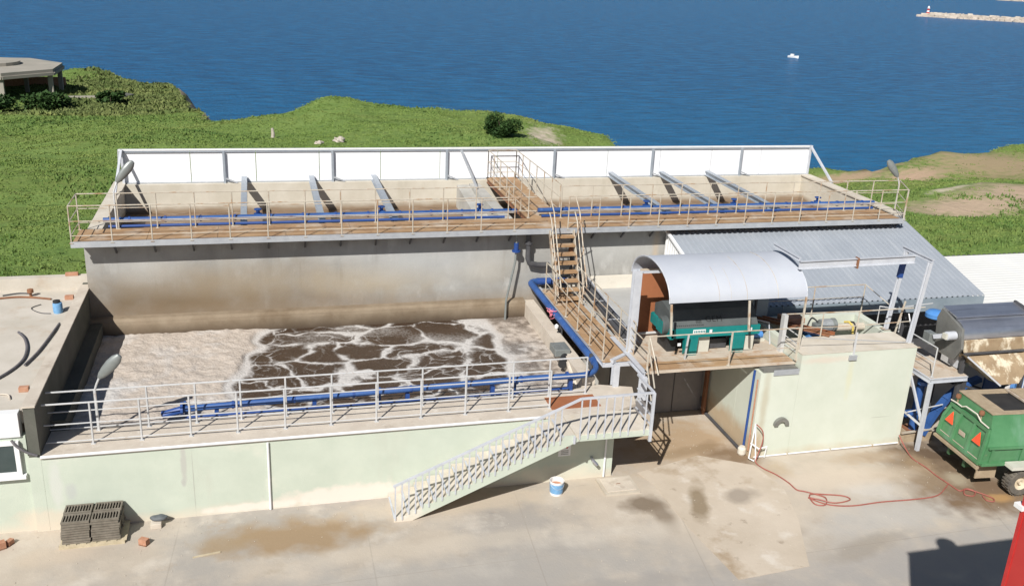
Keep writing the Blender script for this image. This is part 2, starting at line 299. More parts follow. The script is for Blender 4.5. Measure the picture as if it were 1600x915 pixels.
# ------------------------------------------------------------------ setting: sea, yard, hillside
def sea():
    m = bpy.data.materials.new('sea_water'); m.use_nodes = True; n = m.node_tree.nodes; l = m.node_tree.links
    b = n['Principled BSDF']; geo = n.new('ShaderNodeNewGeometry')
    b.inputs['Roughness'].default_value = .22; b.inputs['IOR'].default_value = 1.33
    b.inputs['Specular IOR Level'].default_value = .03
    hs = []
    for s, st, rot, w in ((.55,(1,2.2,1),-.35,1.0),(.16,(1,2.0,1),-.25,1.6),(1.9,(1,1.8,1),.3,.45)):
        mp = n.new('ShaderNodeMapping'); mp.inputs['Scale'].default_value = st; mp.inputs['Rotation'].default_value = (0,0,rot)
        l.new(geo.outputs['Position'], mp.inputs[0]); t = n.new('ShaderNodeTexNoise'); t.inputs['Scale'].default_value = s
        t.inputs['Detail'].default_value = 5; t.inputs['Roughness'].default_value = .6; l.new(mp.outputs[0], t.inputs[0])
        q = n.new('ShaderNodeMath'); q.operation = 'MULTIPLY'; q.inputs[1].default_value = w; l.new(t.outputs[0], q.inputs[0]); hs.append(q.outputs[0])
    a = n.new('ShaderNodeMath'); l.new(hs[0], a.inputs[0]); l.new(hs[1], a.inputs[1])
    a2 = n.new('ShaderNodeMath'); l.new(a.outputs[0], a2.inputs[0]); l.new(hs[2], a2.inputs[1])
    bp = n.new('ShaderNodeBump'); bp.inputs['Distance'].default_value = .9; bp.inputs['Strength'].default_value = 1
    l.new(a2.outputs[0], bp.inputs['Height']); l.new(bp.outputs[0], b.inputs['Normal'])
    # water colour: ripple light and dark painted in as streaks, greener in the shallows
    t = n.new('ShaderNodeTexNoise'); t.inputs['Scale'].default_value = .42; t.inputs['Detail'].default_value = 7; t.inputs['Roughness'].default_value = .68
    mp = n.new('ShaderNodeMapping'); mp.inputs['Scale'].default_value = (.35,1.5,1); mp.inputs['Rotation'].default_value = (0,0,-.3)
    l.new(geo.outputs['Position'], mp.inputs[0]); l.new(mp.outputs[0], t.inputs[0])
    r = n.new('ShaderNodeMapRange'); r.inputs[1].default_value = .36; r.inputs[2].default_value = .66; l.new(t.outputs[0], r.inputs[0])
    x = n.new('ShaderNodeMix'); x.data_type = 'RGBA'; l.new(r.outputs[0], x.inputs[0])
    x.inputs[6].default_value = (.002,.062,.175,1); x.inputs[7].default_value = (.014,.150,.350,1)
    sp = n.new('ShaderNodeSeparateXYZ'); l.new(geo.outputs['Position'], sp.inputs[0])
    r2 = n.new('ShaderNodeMapRange'); r2.inputs[1].default_value = 190; r2.inputs[2].default_value = 70; l.new(sp.outputs[1], r2.inputs[0])
    r2.inputs[4].default_value = .55
    x2 = n.new('ShaderNodeMix'); x2.data_type = 'RGBA'; l.new(r2.outputs[0], x2.inputs[0]); l.new(x.outputs[2], x2.inputs[6])
    x2.inputs[7].default_value = (.016,.16,.33,1); l.new(x2.outputs[2], b.inputs['Base Color'])
    mb = MB().add([(-9000,8,-12),(9000,8,-12),(9000,14000,-12),(-9000,14000,-12)], [(0,1,2,3)])
    struct(mb.build('sea', m))
sea()

def yard():
    m = mat('yard_concrete', ((.39,.335,.27),(.50,.44,.365)), .45, .93, bump=.006, bscale=14, extra=[
        ((.31,.29,.265), .22, .5, .62, (1,1,1), .8), ((.56,.51,.44), .8, .55, .7, (1,1,1), .6),
        ((.24,.19,.13), .5, .62, .74, (1,1,1), .7), ((.33,.22,.12), 1.1, .64, .76, (1,1,1), .45),
        ((.2,.19,.17), 3.5, .66, .74, (.35,2,1), .35), ((.2,.18,.15), 22, .66, .74, (1,1,1), .4)])
    # traffic-worn grey strip along the front of the yard
    for args in [(6,-6.0,22,2.6,(.33,.31,.285),.75,.01),(8,-3.6,9,.9,(.34,.32,.29),.55,.02), (22,-5.0,9,1.1,(.33,.31,.29),.6,-.02), (5,-6.2,14,1.0,(.3,.29,.27),.6),
                 (20.5,-3.2,3.2,.7,(.42,.40,.37),.7,.1), (5.6,-1.3,2.0,.75,(.29,.20,.11),.9), (3.9,-1.3,.7,.4,(.3,.22,.13),.6),
                 (16.6,1.3,2.2,1.6,(.36,.25,.145),.8), (17.7,.35,.95,.8,(.19,.125,.07),.9),(16.4,-2.2,1.9,2.6,(.56,.475,.37),.65,.15),(20,-1.2,2,.8,(.54,.46,.37),.6), (16.6,.9,1.3,.25,(.27,.19,.11),.7,.2),
                 (14.25,-1.5,.65,.38,(.17,.13,.09),.9), (14.6,-2.0,.28,.8,(.2,.155,.11),.8), (15.5,-1.6,.22,.6,(.24,.18,.11),.7,.2),
                 (17.2,-1.3,.9,.3,(.27,.23,.18),.6), (23.4,-1.0,1.5,1.5,(.11,.07,.04),.97), (23.7,-2.5,2.0,1.2,(.17,.11,.065),.97),(22.4,-1.6,1.4,.9,(.27,.2,.13),.7), (25,-3.1,2.0,.5,(.2,.13,.07),.8), (24.0,-3.0,.45,.2,(.42,.25,.1),.8),(23.5,-1.9,.35,.4,(.38,.33,.24),.7),
                 (22.9,-1.0,.5,.6,(.28,.2,.12),.7), (18.6,-.5,.5,.5,(.4,.3,.18),.5), (19.0,-4.3,1.4,.35,(.29,.25,.2),.6,.3),
                 (20.8,-2.0,1.1,.5,(.55,.52,.48),.6), (10,-.6,3.2,.5,(.52,.44,.34),.6), (1,-1.2,1.5,.5,(.36,.31,.25),.5), (-3,-3,3,.6,(.35,.31,.25),.6),
                 (2,-4.3,7,.35,(.30,.275,.25),.5),(11,-4.6,6,.3,(.29,.27,.245),.5,.03),(13,-2.6,2.5,.35,(.52,.47,.40),.5),(9,-2.3,4,.35,(.50,.44,.36),.5,.03),(20.5,-1.3,2.2,.5,(.55,.47,.38),.6),
                 (21.8,-.4,1.2,.35,(.36,.27,.18),.6),(16.8,-.8,1.2,.5,(.5,.46,.42),.5),(16.2,-2.6,.35,.6,(.27,.21,.15),.6,.4),(17.3,-3.4,.6,.25,(.3,.25,.2),.5),(15.9,-3.8,.4,.3,(.33,.27,.21),.5),(.3,-1.1,.9,.35,(.52,.43,.33),.5)]:
        blot(m, *args[:6], rot=args[6] if len(args) > 6 else 0)
    for (cx, cy, ln, rot) in [(2.75,-2.2,2.2,1.5),(14.9,-3,2.8,1.42),(10.9,-4,3.4,1.5),(7.2,-3.4,2.6,1.56),(20,-4.2,5,.02),(3,-3.3,9,.015),(23.2,-4,2.0,1.3)]:
        blot(m, cx, cy, ln, .018, (.25,.22,.185), .3, rot=rot, soft=.5, namp=1.6, ns=2.2)
    mb = MB(); mb.add([(-300,-400,0),(300,-400,0),(300,8.3,0),(-300,8.3,0),(-300,8.3,-14),(300,8.3,-14)], [(0,1,2,3),(3,2,5,4)])
    struct(mb.build('ground', m))
    # newer pour of paler concrete with its own edge
    m2 = mat('paler_pour', ((.46,.39,.305),(.56,.485,.395)), .5, .92, bump=.004, bscale=14, extra=[
        ((.30,.215,.13), .7, .54, .68, (1,1,1), .75), ((.64,.59,.52), 1.4, .56, .68, (1,1,1), .6), ((.22,.17,.12), 2.2, .62, .72, (1,1,1), .7)])
    mb = MB(); mb.prism([(14.72,.0),(14.95,-.75),(15.0,-2.6),(15.25,-4.9),(17.15,-4.75),(17.95,-2.9),(18.35,-1.5),(18.15,-.2),(16.8,.6)], .004, .012, 2)
    blot(m2, 15.75, -1.7, .25, 1.0, (.22,.165,.1), .85, rot=-.35); blot(m2, 17.0, -1.6, .5, .35, (.25,.21,.17), .7); struct(mb.build('pavement', m2))
yard()

# hillside: heights known at places, cliff along the coast
CTL = [(-2.3,12.5,2.2),(-7.1,28.9,1.2),(-13.9,58.9,-1),(-13.8,84.9,-3),(-17.8,93.8,-3.3),(-16.4,125.2,-4.5),(-12.3,125.6,-6),(-8.7,128,-9),(-10.4,96.4,-4),
 (-3.4,77.1,-3),(1.3,64.1,-1.5),(1.9,49.3,0),(6.5,56,-.5),(6.7,65.9,-1),(12.3,65.9,.5),(11.9,61,-.1),(15.2,66,-.3),(19.4,67,-.5),(17.2,53.2,0),(25.7,67.6,-.8),
 (27.5,64.8,-1),(23.4,48.7,.3),(31,68.3,-2.5),(35.1,72.7,-4),(39,77,-5),(43.2,81.1,-6.5),(49.5,43.8,-3),(52,44,-2.3),(38,46,-4),(34,52,-4),(56.8,44.6,-1.2),(60.4,45.3,-.8),(71.7,49.3,-1),
 (45.6,25.9,1),(49.9,25.6,1),(34.3,12.1,2),(38.2,12.7,2),(45.6,31.7,0),(5,16,2.2),(15,16,1.9),(27,16,1.6),(40,36,-2),(30,38,-.8),(60,20,1.2),(75,20,1),(-30,15,2),(-35,60,-1),(-22,94,-3.3),(-36,95,-3)]
COAST = [(-60,128),(-39.5,125),(-20.2,126.4),(-16.8,128.2),(-15.4,133),(-12.5,128.5),(-10.7,129),(-8,127.8),(-5.5,111.6),(-2.3,87.2),(1.1,65.4),(2.1,64.8),(5.1,65),(6.7,66.2),
 (8.1,66.3),(10.1,66.5),(12.3,67),(14,66.8),(15.2,67),(18.8,67.4),(22.5,67.8),(25.7,68),(27.7,66.6),(29.4,67),(31.1,69.2),(33.6,69.6),(35.6,68.2),(37,65.5),(36.4,58),(36,50),(39.5,46),(44.5,46),
 (49.5,48),(53,46),(55.3,44.5),(57.2,45.6),(60.6,46.4),(65.8,47.9),(71.9,50.2),(86.6,54),(110,58)]
CA = np.array(CTL); CP = np.array(COAST, float)
POLY = np.array(COAST+[(110,0),(-60,0)], float)
def vnoise(x, y, s, seed=0):
    x = x*s+seed*17.3; y = y*s+seed*9.1; xi = np.floor(x).astype(int); yi = np.floor(y).astype(int); fx = x-xi; fy = y-yi
    fx = fx*fx*(3-2*fx); fy = fy*fy*(3-2*fy)
    def h(a, b): v = np.sin(a*127.1+b*311.7+seed*7.7)*43758.5453; return v-np.floor(v)
    return (h(xi,yi)*(1-fx)+h(xi+1,yi)*fx)*(1-fy)+(h(xi,yi+1)*(1-fx)+h(xi+1,yi+1)*fx)*fy
def coast_dist(x, y):
    """signed distance to the coast line, positive inland"""
    d = np.full(x.shape, 1e9)
    for a, b in zip(CP[:-1], CP[1:]):
        v = b-a; t = np.clip(((x-a[0])*v[0]+(y-a[1])*v[1])/(v@v), 0, 1)
        d = np.minimum(d, np.hypot(x-a[0]-t*v[0], y-a[1]-t*v[1]))
    ins = np.zeros(x.shape, bool); n = len(POLY)
    for i in range(n):
        (x0,y0),(x1,y1) = POLY[i], POLY[(i+1)%n]
        if y0 == y1: continue
        c = ((y0 > y) != (y1 > y)) & (x < (x1-x0)*(y-y0)/(y1-y0)+x0); ins ^= c
    return np.where(ins, d, -d)
def height(x, y):
    x = np.asarray(x, float); y = np.asarray(y, float); num = 0; den = 0
    for cx, cy, cz in CA:
        w = 1/((x-cx)**2+(y-cy)**2+4)**1.6; num = num+w*cz; den = den+w
    z = num/den
    z = z+(vnoise(x,y,.18,1)-.5)*.5+(vnoise(x,y,.5,2)-.5)*.22+(vnoise(x,y,1.3,3)-.5)*.10
    z = z+.55*np.exp(-(((x-12)/3.6)**2+((y-64)/3.5)**2))      # grassy hump on the headland
    d = coast_dist(x, y)+(vnoise(x,y,.35,4)-.5)*.8
    out = np.clip(-d, 0, None)
    z = z-out*1.25-np.where(out > 0, (vnoise(x,y,.8,5)-.3)*1.6*np.clip(out,0,1), 0)
    z = np.where((out > 0) & (z < -14), -14, z)
    edge = np.clip((y-8.6)/1.2, 0, 1)
    return np.where(y < 8.5, -.5, z*edge+1.6*(1-edge))
def terrain():
    xs = np.concatenate([np.arange(-48, 98, .85)]); ys = np.arange(8.4, 146, .85)
    X, Y = np.meshgrid(xs, ys); Z = height(X, Y)
    nx, ny = len(xs), len(ys)
    V = np.stack([X.ravel(), Y.ravel(), Z.ravel()], 1)
    i = np.arange((ny-1)*(nx-1)); r = i//(nx-1); c = i % (nx-1); a = r*nx+c
    F = np.stack([a, a+1, a+1+nx, a+nx], 1)
    keep = Z.ravel()[F].max(1) > -13.5
    me = bpy.data.meshes.new('hillside'); me.from_pydata(V.tolist(), [], F[keep].tolist()); me.shade_smooth()
    m = mat('meadow', ((.115,.185,.045),(.175,.245,.07)), .35, .95, bump=.12, bscale=2.2, spec=.15, extra=[
        ((.14,.16,.045), .12, .5, .66, (.5,1.6,1), .75), ((.035,.075,.018), .9, .56, .7, (.6,1.6,1), .8), ((.10,.17,.04), 3, .52, .68, (1,1,1), .6),
        ((.17,.13,.07), .8, .66, .76, (.5,1.8,1), .5)])
    D = (.36,.255,.175)
    for a in [(51,44.8,4.2,1.4,D,.9,0),(54.8,41.8,3.2,1.9,(.42,.30,.21),.98,.1),(63,42.5,6.5,6,(.34,.255,.16),.9,0),(44.0,23.5,4.4,2.1,(.42,.32,.23),.98,.1),(50,25.2,5.2,3.0,(.40,.305,.22),.95,.1),
              (56,24,6,2.5,D,.9,0),(46.2,27.4,2.2,.45,(.5,.44,.34),.8,.3),(49,33,5,1.2,(.30,.27,.14),.7,.2),(57,33,5,1.6,(.31,.27,.15),.7,.1),(41.5,19.5,2.4,.5,(.42,.38,.25),.6,.4),
              (-8.5,112,3.5,14,(.17,.16,.08),.5,.2),(-5,112,2,14,(.3,.25,.17),.7,.1),(28.0,54,1.7,7.6,(.47,.40,.32),.98,-.28)]:
        blot(m, *a[:6], rot=a[6] if len(a) > 6 else 0, soft=.6)
    n = m.node_tree.nodes; l = m.node_tree.links; b = n['Principled BSDF']; geo = n.new('ShaderNodeNewGeometry')
    sp = n.new('ShaderNodeSeparateXYZ'); l.new(geo.outputs['True Normal'], sp.inputs[0])
    r = n.new('ShaderNodeMapRange'); r.inputs[1].default_value = .84; r.inputs[2].default_value = .68; l.new(sp.outputs[2], r.inputs[0])
    old = b.inputs['Base Color'].links[0].from_socket; x = n.new('ShaderNodeMix'); x.data_type = 'RGBA'
    l.new(r.outputs[0], x.inputs[0]); l.new(old, x.inputs[6]); x.inputs[7].default_value = (.36,.29,.21,1); l.new(x.outputs[2], b.inputs['Base Color'])
    me.materials.append(m); o = bpy.data.objects.new('hillside', me); COL.objects.link(o); struct(o)
terrain()

def dirt_amount(x, y):
    s = 0
    for cx, cy, rx, ry in [(51,44.8,4.2,1.4),(54.8,41.8,3.2,1.9),(63,42.5,6.3,5.8),(44.0,23.5,4.4,2.1),(50,25.2,5.2,3.0),(56,24,6,2.5),(46.2,27.4,2,.5),(28,50.5,1.7,4),(28.8,57,1.8,4)]:
        s = np.maximum(s, 1.3-np.hypot((x-cx)/rx, (y-cy)/ry))
    return s
def leaf_material(name, cols, rough=.75):
    m = mat(name, cols, .6, rough, spec=.1, extra=[((.21,.235,.08), .13, .5, .66, (.5,1.7,1), .7), ((.06,.115,.035), .22, .54, .68, (.6,1.7,1), .65), ((.22,.19,.11), .5, .64, .74, (.5,2,1), .5)]); return m
def tufts(name, label, N, region, hmin, hmax, cols, dens=None, w=.05, per=4, cat='grass'):
    """many upright blades in little clumps, one mesh of ground cover"""
    x = RNG.uniform(region[0], region[1], N*6); y = RNG.uniform(region[2]**.5, region[3]**.5, N*6)**2
    k = coast_dist(x, y) > .2; k &= ~(np.hypot((x-28-(y-54)*.27)/1.7,(y-54)/7.2) < 1)
    k &= ~((x > -.6) & (x < 28.6) & (y < 15.8)) & (y > 9.3) & ~((x > 28) & (y < 11.2))
    # only what the photograph's side of the hill could show
    ang = np.degrees(np.arctan2(x-5.08, y+21.1)); k &= (ang > -17) & (ang < 50)
    if dens is not None: k &= RNG.uniform(0, 1, x.shape) < dens(x, y)
    x = x[k][:N]; y = y[k][:N]; z = height(x, y); n = len(x)
    V = []; 
    dist = np.hypot(x-5, y+21)
    sc_ = np.clip(dist/50, .6, 1.7)
    P = np.repeat(np.stack([x,y,z],1), per, 0); s = np.repeat(sc_, per); m_ = n*per
    P[:,0] += RNG.normal(0,.10,m_)*s; P[:,1] += RNG.normal(0,.10,m_)*s
    h = np.repeat(RNG.uniform(hmin,hmax,n), per)*RNG.uniform(.6,1.1,m_); a = RNG.uniform(0, 2*np.pi, m_)
    ww = w*s*RNG.uniform(.6,1.4,m_); lean = RNG.uniform(.1,.8,m_)*h
    b1 = P+np.stack([np.cos(a)*ww, np.sin(a)*ww, -.03*np.ones(m_)],1); b2 = P-np.stack([np.cos(a)*ww, np.sin(a)*ww, .03*np.ones(m_)],1)
    la = RNG.uniform(0, 2*np.pi, m_)
    mid = P+np.stack([np.cos(la)*lean*.35+np.cos(a)*ww*.8, np.sin(la)*lean*.35+np.sin(a)*ww*.8, h*.6],1)
    tp = P+np.stack([np.cos(la)*lean, np.sin(la)*lean, h],1)
    V = np.stack([b1,b2,tp,mid],1).reshape(-1,3); i = np.arange(m_)*4
    F = np.stack([i,i+1,i+2,i+3],1)
    me = bpy.data.meshes.new(name); me.vertices.add(len(V)); me.vertices.foreach_set('co', V.ravel())
    me.loops.add(m_*4); me.loops.foreach_set('vertex_index', F.ravel()); me.polygons.add(m_)
    me.polygons.foreach_set('loop_start', i); me.polygons.foreach_set('loop_total', np.full(m_,4)); me.update(); me.validate()
    me.materials.append(leaf_material(name, cols)); o = bpy.data.objects.new(name, me); COL.objects.link(o)
    return tag(o, label, cat, kind='stuff')
tufts('meadow_grass', 'short green meadow grass covering the slope down to the sea', 95000, (-45,80,9.2,128), .02, .07, ((.125,.195,.045),(.20,.265,.08)),
      lambda x, y: np.clip(1-2.2*np.clip(dirt_amount(x,y)+(vnoise(x,y,.5,77)-.5)*.8,0,1), .03, 1), w=.045)
tufts('tall_weeds', 'darker tall weeds growing in patches on the meadow', 10000, (-45,60,9.4,120), .06, .20, ((.085,.15,.04),(.14,.21,.06)),
      lambda x, y: np.clip((vnoise(x,y,.14,8)-.52)*5+.9*np.exp(-(((x+5)/5)**2+((y-17)/5)**2))+.5*np.exp(-(((x+1)/6)**2+((y-44)/4)**2))+.9*(np.abs(y-11)<2)-np.clip(dirt_amount(x,y),0,1)*2, 0, 1), w=.05, cat='weeds')
tufts('dry_scrub', 'olive brown scrub on the bank above the shore', 5000, (-24,0,70,134), .15, .45, ((.10,.14,.045),(.16,.185,.07)),
      lambda x, y: np.clip((x+19)/8, 0, 1)*.9, w=.10, cat='scrub')

def leafy(name, label, c, rx, ry, rz, n, size, cat='bush', group=None, m='leaf', trunks=3):
    t = thing(name, label, cat, c, group=group)
    mb = MB()
    for i in range(trunks):
        a = random.uniform(0, 6.28); mb.tube([(0,0,-.2),(math.cos(a)*rx*.25,math.sin(a)*ry*.25,rz*.6),(math.cos(a)*rx*.5,math.sin(a)*ry*.5,rz*1.1)], .05*rx, 6, r2=.015)
    mb.build('stem', 'bark', t, local=True)
    f = MB(); lobes = [(random.uniform(-.6,.6)*rx, random.uniform(-.6,.6)*ry, random.uniform(.35,1.15)*rz, random.uniform(.3,.5)) for _ in range(11)]
    for i in range(n):
        l = random.choice(lobes); v = Vector((random.gauss(0,1), random.gauss(0,1), random.gauss(0,1))).normalized()*random.uniform(.6,1.05)
        p = Vector((l[0]+v.x*l[3]*rx, l[1]+v.y*l[3]*ry, max(.03, l[2]+v.z*l[3]*rz)))
        q = Matrix.Rotation(random.uniform(0,6.28),3,'Z') @ Matrix.Rotation(random.uniform(-1.1,1.1),3,'X')
        s = size*random.uniform(.6,1.3)
        f.add([p+q@Vector((-s*.4,0,0)), p+q@Vector((0,-s*.7,0)), p+q@Vector((s*.4,0,.1*s)), p+q@Vector((0,s*.7,0))], [(0,1,2,3)])
    f.build('foliage', m, t, local=True); return t
leafy('bush', 'round dark green bush at the cliff edge behind the white screen', (23.0,48.2,float(height(23.0,48.2))-.3), 1.8, 1.5, 1.35, 5200, .13)
for (x, y, r, h, lab) in [(-9.3,84,1.8,1.0,'leafy green bush in front of the derelict pavilion, nearest the rubble'),(-14.5,80,2.6,1.3,'leafy green bush growing against the derelict pavilion wall'),(-19,77,2.8,1.2,'low leafy bush left of the derelict pavilion columns at the picture edge')]:
    leafy('bush', lab, (x,y,float(height(x,y))-.1), r, r*.8, h, 1500, .3, group='bushes beside the derelict pavilion')

def rock(x, y, z, s, label, name='rock', group='pale rocks along the shore', sq=(1,.8,.6)):
    bm = bmesh.new(); bmesh.ops.create_icosphere(bm, subdivisions=3, radius=1)
    sd = random.uniform(0, 50)
    for v in bm.verts:
        c = v.co; k = 1+.28*math.sin(c.x*3.1+sd)*math.cos(c.y*2.7+sd)+.16*math.sin(c.z*6+c.x*5+sd)+random.uniform(-.05,.05)
        v.co = Vector((c.x*sq[0], c.y*sq[1], c.z*sq[2]))*k*s
    me = bpy.data.meshes.new(name); bm.to_mesh(me); bm.free(); me.materials.append(MT['rock'])
    o = bpy.data.objects.new(name, me); COL.objects.link(o); o.location = (x,y,z); return tag(o, label, 'rock', group)
for a in [(-5.2,113,-10.6,2.0,'brown boulder standing at the foot of the far left slope'),(-4.6,104,-10.8,1.5,'pale rock just left of the cove, lower on the shore'),
          (-1.4,97,-11.6,1.3,'pinkish white rock in the cove behind the meadow, left one of two'),(.3,93,-11.6,1.15,'white rock in the cove nearest the meadow edge'),
          (-5.6,120,-11.2,1.4,'dark boulder at the waterline below the scrub slope')]: rock(*a)
for a in [(45.6,47.2,-4.6,.9,'brown boulder at the foot of the right bank, nearest the white screen end'),(48.8,49.2,-5.2,.7,'small brown rock low on the right bank beside the sea'),(51.5,48.6,-4.9,.8,'tan rock halfway along the foot of the right bank'),
          (-2.6,101,-11.7,.8,'low pale rock awash between the cove boulders'),(-.6,95,-11.8,.6,'smallest pale stone at the tip of the cove')]: rock(*a)
rock(95,74,-11.7,2.0,'dark rock in the sea at the right edge of the picture')
rock(10.9,49.2,float(height(10.9,49.2))+.1,.42,'pale boulder lying in the meadow just behind the white screen', group=None)
rock(9.4,48.6,float(height(9.4,48.6))+.05,.3,'small flat pale stone beside the boulder behind the white screen', group=None)
o = MB().tube([(0,0,-.2),(.05,0,.35),(0,.02,.75)], .16, 8, r2=.1).build('stump', 'rock', base=(6.2,52.5,float(height(6.2,52.5))), local=True)
tag(o, 'weathered grey stump standing alone in the meadow', 'stump')

# ruined pavilion on the far left
def ruin():
    c = (-22.6,93.6,-3.4); t = thing('ruined_pavilion', 'derelict concrete pavilion with an octagonal roof slab at the far left', 'pavilion', c)
    oc = [(7.6*math.cos(R(22.5+45*i)), 7.6*math.sin(R(22.5+45*i))) for i in range(8)]
    MB().prism(oc, 2.65, 3.0, 2).build('roof', 'ruinconc', t, local=True)
    mb = MB(); 
    for i in range(8): mb.bar((*oc[i],2.52), (*oc[(i+1)%8],2.52), .35, .3)
    mb.build('roof_beam', 'ruinconc', t, local=True)
    MB().lathe([(3.1,3.0),(3.1,3.35)], (0,1,0), 24).build('roof_lantern', 'ruinconc', t, local=True)
    for x, y in oc: MB().box((x*.95-.22,y*.95-.22,-.3),(x*.95+.22,y*.95+.22,2.4)).build('column', 'ruinconc', t, local=True)
    for x, y in ((2.0,-3.6),(3.4,1.5)): MB().box((x-.2,y-.2,-.3),(x+.2,y+.2,2.65)).build('column', 'ruinconc', t, local=True)
    MB().box((-5,-5.2,-.3),(2.6,-4.9,2.55)).build('brick_wall', 'ruinbrick', t, local=True)
    w = MB().box((-1.2,-5.4,.4),(1.2,-5.2,2.3)).build('window_dark_panel', 'black', t, local=True)  # black panel stands in for the unlit room behind the window
    f = MB(); f.box((-1.4,-5.45,2.3),(1.4,-5.25,2.5)); f.box((1.2,-5.45,.2),(1.5,-5.25,2.5)); f.box((-1.4,-5.45,.2),(1.5,-5.3,.4)); f.build('window_frame', 'white', w, local=True)
    MB().box((-7,6,-.2),(6.6,6.3,1.0)).build('parapet', 'brick', t, local=True)
ruin()
t = thing('rubble_slab', 'curved dark slab of broken concrete lying beside the pavilion', 'rubble', (-10.2,89.5,-3.6))
MB().prism([(-3.5,-1.6),(-1,-2.1),(2,-1.2),(2.6,.5),(1.6,1.6),(.6,.9),(-.4,-.6)], 0, .75, 2).build('slab', 'darkconc', t, local=True)
MB().bar((-3.9,-1.9,.7),(-.8,-2.2,.8),.3,.25).build('broken_edge', 'ruinconc', t, local=True)

# boat, breakwater and beacon
t = thing('fishing_boat', 'small white fishing boat alone on the blue water', 'boat', (160,238,-12), R(-50)); t.scale = (.66,.66,.66)
hull = MB(); sec = [(-2.2,.55,.9),(-1,.85,.85),(.6,.9,.9),(1.8,.6,1.05),(2.7,.05,1.25)]
for i, (x, w, h) in enumerate(sec): hull.v += [(x,-w,h),(x,-w*.75,.1),(x,0,-.25),(x,w*.75,.1),(x,w,h)]
for i in range(4):
    for j in range(4): a = i*5+j; hull.f.append((a,a+1,a+6,a+5))
hull.f += [(4,3,2,1,0)]; hull.build('hull', 'white', t, local=True)
MB().prism([(-2.1,-.5),(-1,-.78),(.6,-.82),(1.8,-.5),(2.4,0),(1.8,.5),(.6,.82),(-1,.78),(-2.1,.5)], .55, .62, 2).build('deck', 'beige', t, local=True)
MB().box((-1.0,-.5,.62),(.4,.5,1.7)).build('cabin', 'white', t, local=True)
MB().box((-1.2,-.2,.6),(-1.05,.2,1.0)).build('engine_cover', 'dark', t, local=True)
def mole(a, b, w, h, label, seed, group):
    rr = random.Random(seed); mb = MB(); a = Vector(a); b = Vector(b); n = int((b-a).length/1.6); d = (b-a).normalized(); s = Vector((-d.y,d.x,0))
    for i in range(n):
        for j in range(7):
            o = (j-3)/3; p = a+(b-a)*(i/n)+s*o*w+d*rr.uniform(-.8,.8); top = h*(1-abs(o)**1.5)*min(1,(i+1)/6)
            r_ = rr.uniform(.8,1.5); q = Matrix.Rotation(rr.uniform(0,6),4,'Z') @ Matrix.Rotation(rr.uniform(0,6),4,'X'); q = Matrix.Translation(p+Vector((0,0,top-.6))) @ q
            mb.box((-r_,-r_*.8,-r_*.7),(r_,r_*.8,r_*.7), q)
    o = mb.build('breakwater', 'rock', base=tuple(a)); return tag(o, label, 'breakwater', group)
mole((413,519,-12), (560,420,-12), 4.5, 2.4, 'long pale stone breakwater at the upper right with a beacon on its tip', 3, None)
mole((862,975,-12), (1000,890,-12), 6, 3, 'short stretch of a farther pale breakwater at the top right corner', 5, None)
t = thing('harbour_beacon', 'small red and white beacon on the tip of the breakwater', 'beacon', (417,516,-10.4))
MB().lathe([(1.1,0),(.9,1.2)], (0,0,0), 12).build('base', 'red', t, local=True)
MB().lathe([(.8,1.2),(.75,2.2)], (0,0,0), 12).build('band', 'white', t, local=True)
MB().lathe([(.75,2.2),(.65,3.4)], (0,0,0), 12).build('tower', 'red', t, local=True)
MB().lathe([(1.0,3.4),(1.0,3.6),(.6,3.6),(.6,4.4),(.1,4.9)], (0,0,0), 12).build('lantern', 'white', t, local=True)

# ------------------------------------------------------------------ lower aeration tank
YF, YB = 0.0, 7.95          # outer face of the front wall, face of the upper tank's front wall
ZW, ZL = 1.97, 1.72         # walkway level, liquid level
t = thing('aeration_tank', 'open concrete aeration tank with pale green front wall and frothing brown liquid', 'tank', (0,0,0))
w = MB(); w.box((.0,YF,0),(13.95,.28,ZW-.08)); w.build('front_wall', 'tankpaint', t)
MB().prism([(-.02,-.02),(13.98,-.02),(14.6,.28),(14.9,1.3),(14.0,1.6),(13.3,1.45),(13.0,1.32),(.02,1.2)], ZW-.08, ZW, 2).build('walkway', 'walk', t)
MB().tube([(0,-.045,ZW-.01),(11.95,-.045,ZW-.01)], .035, 8).build('edge_trim', 'white', t)
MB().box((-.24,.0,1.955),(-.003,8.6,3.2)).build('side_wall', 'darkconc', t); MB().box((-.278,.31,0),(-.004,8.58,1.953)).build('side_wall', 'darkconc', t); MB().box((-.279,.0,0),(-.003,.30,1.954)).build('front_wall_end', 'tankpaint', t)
MB().box((-.26,-.03,3.203),(.02,8.3,3.24)).build('wall_capping', 'walk', t)
w = MB(); w.box((13.52,1.62,-.3),(13.9,8.0,2.2)); w.box((13.4,.3,0),(13.94,1.6,1.88)); w.build('side_wall', 'walk', t)
# thicker foot of the back wall with its rounded lip
pf = [(7.62,.3),(7.62,2.12),(7.64,2.22),(7.72,2.29),(7.948,2.31),(7.948,.3)]
MB().prism(pf, -.003, 13.52, 0).build('back_wall_foot', 'lowwall', t)
for x, y0 in ((5.0,'white pipe'),(13.72,'x')): MB().tube([(x,-.04,ZW-.1),(x,-.04,.02)], .028, 8).build('down_pipe', 'white', t)
MB().box((14.0,.02,0),(14.02,7.9,.02)).build('wall_foot', 'conc', t)
# a patched crack in the render and a bent pipe stub on the wall
MB().tube([(13.35,-.01,.62),(13.33,-.16,.62),(13.45,-.22,.5)], .045, 8).build('pipe_stub', 'stainless', t)

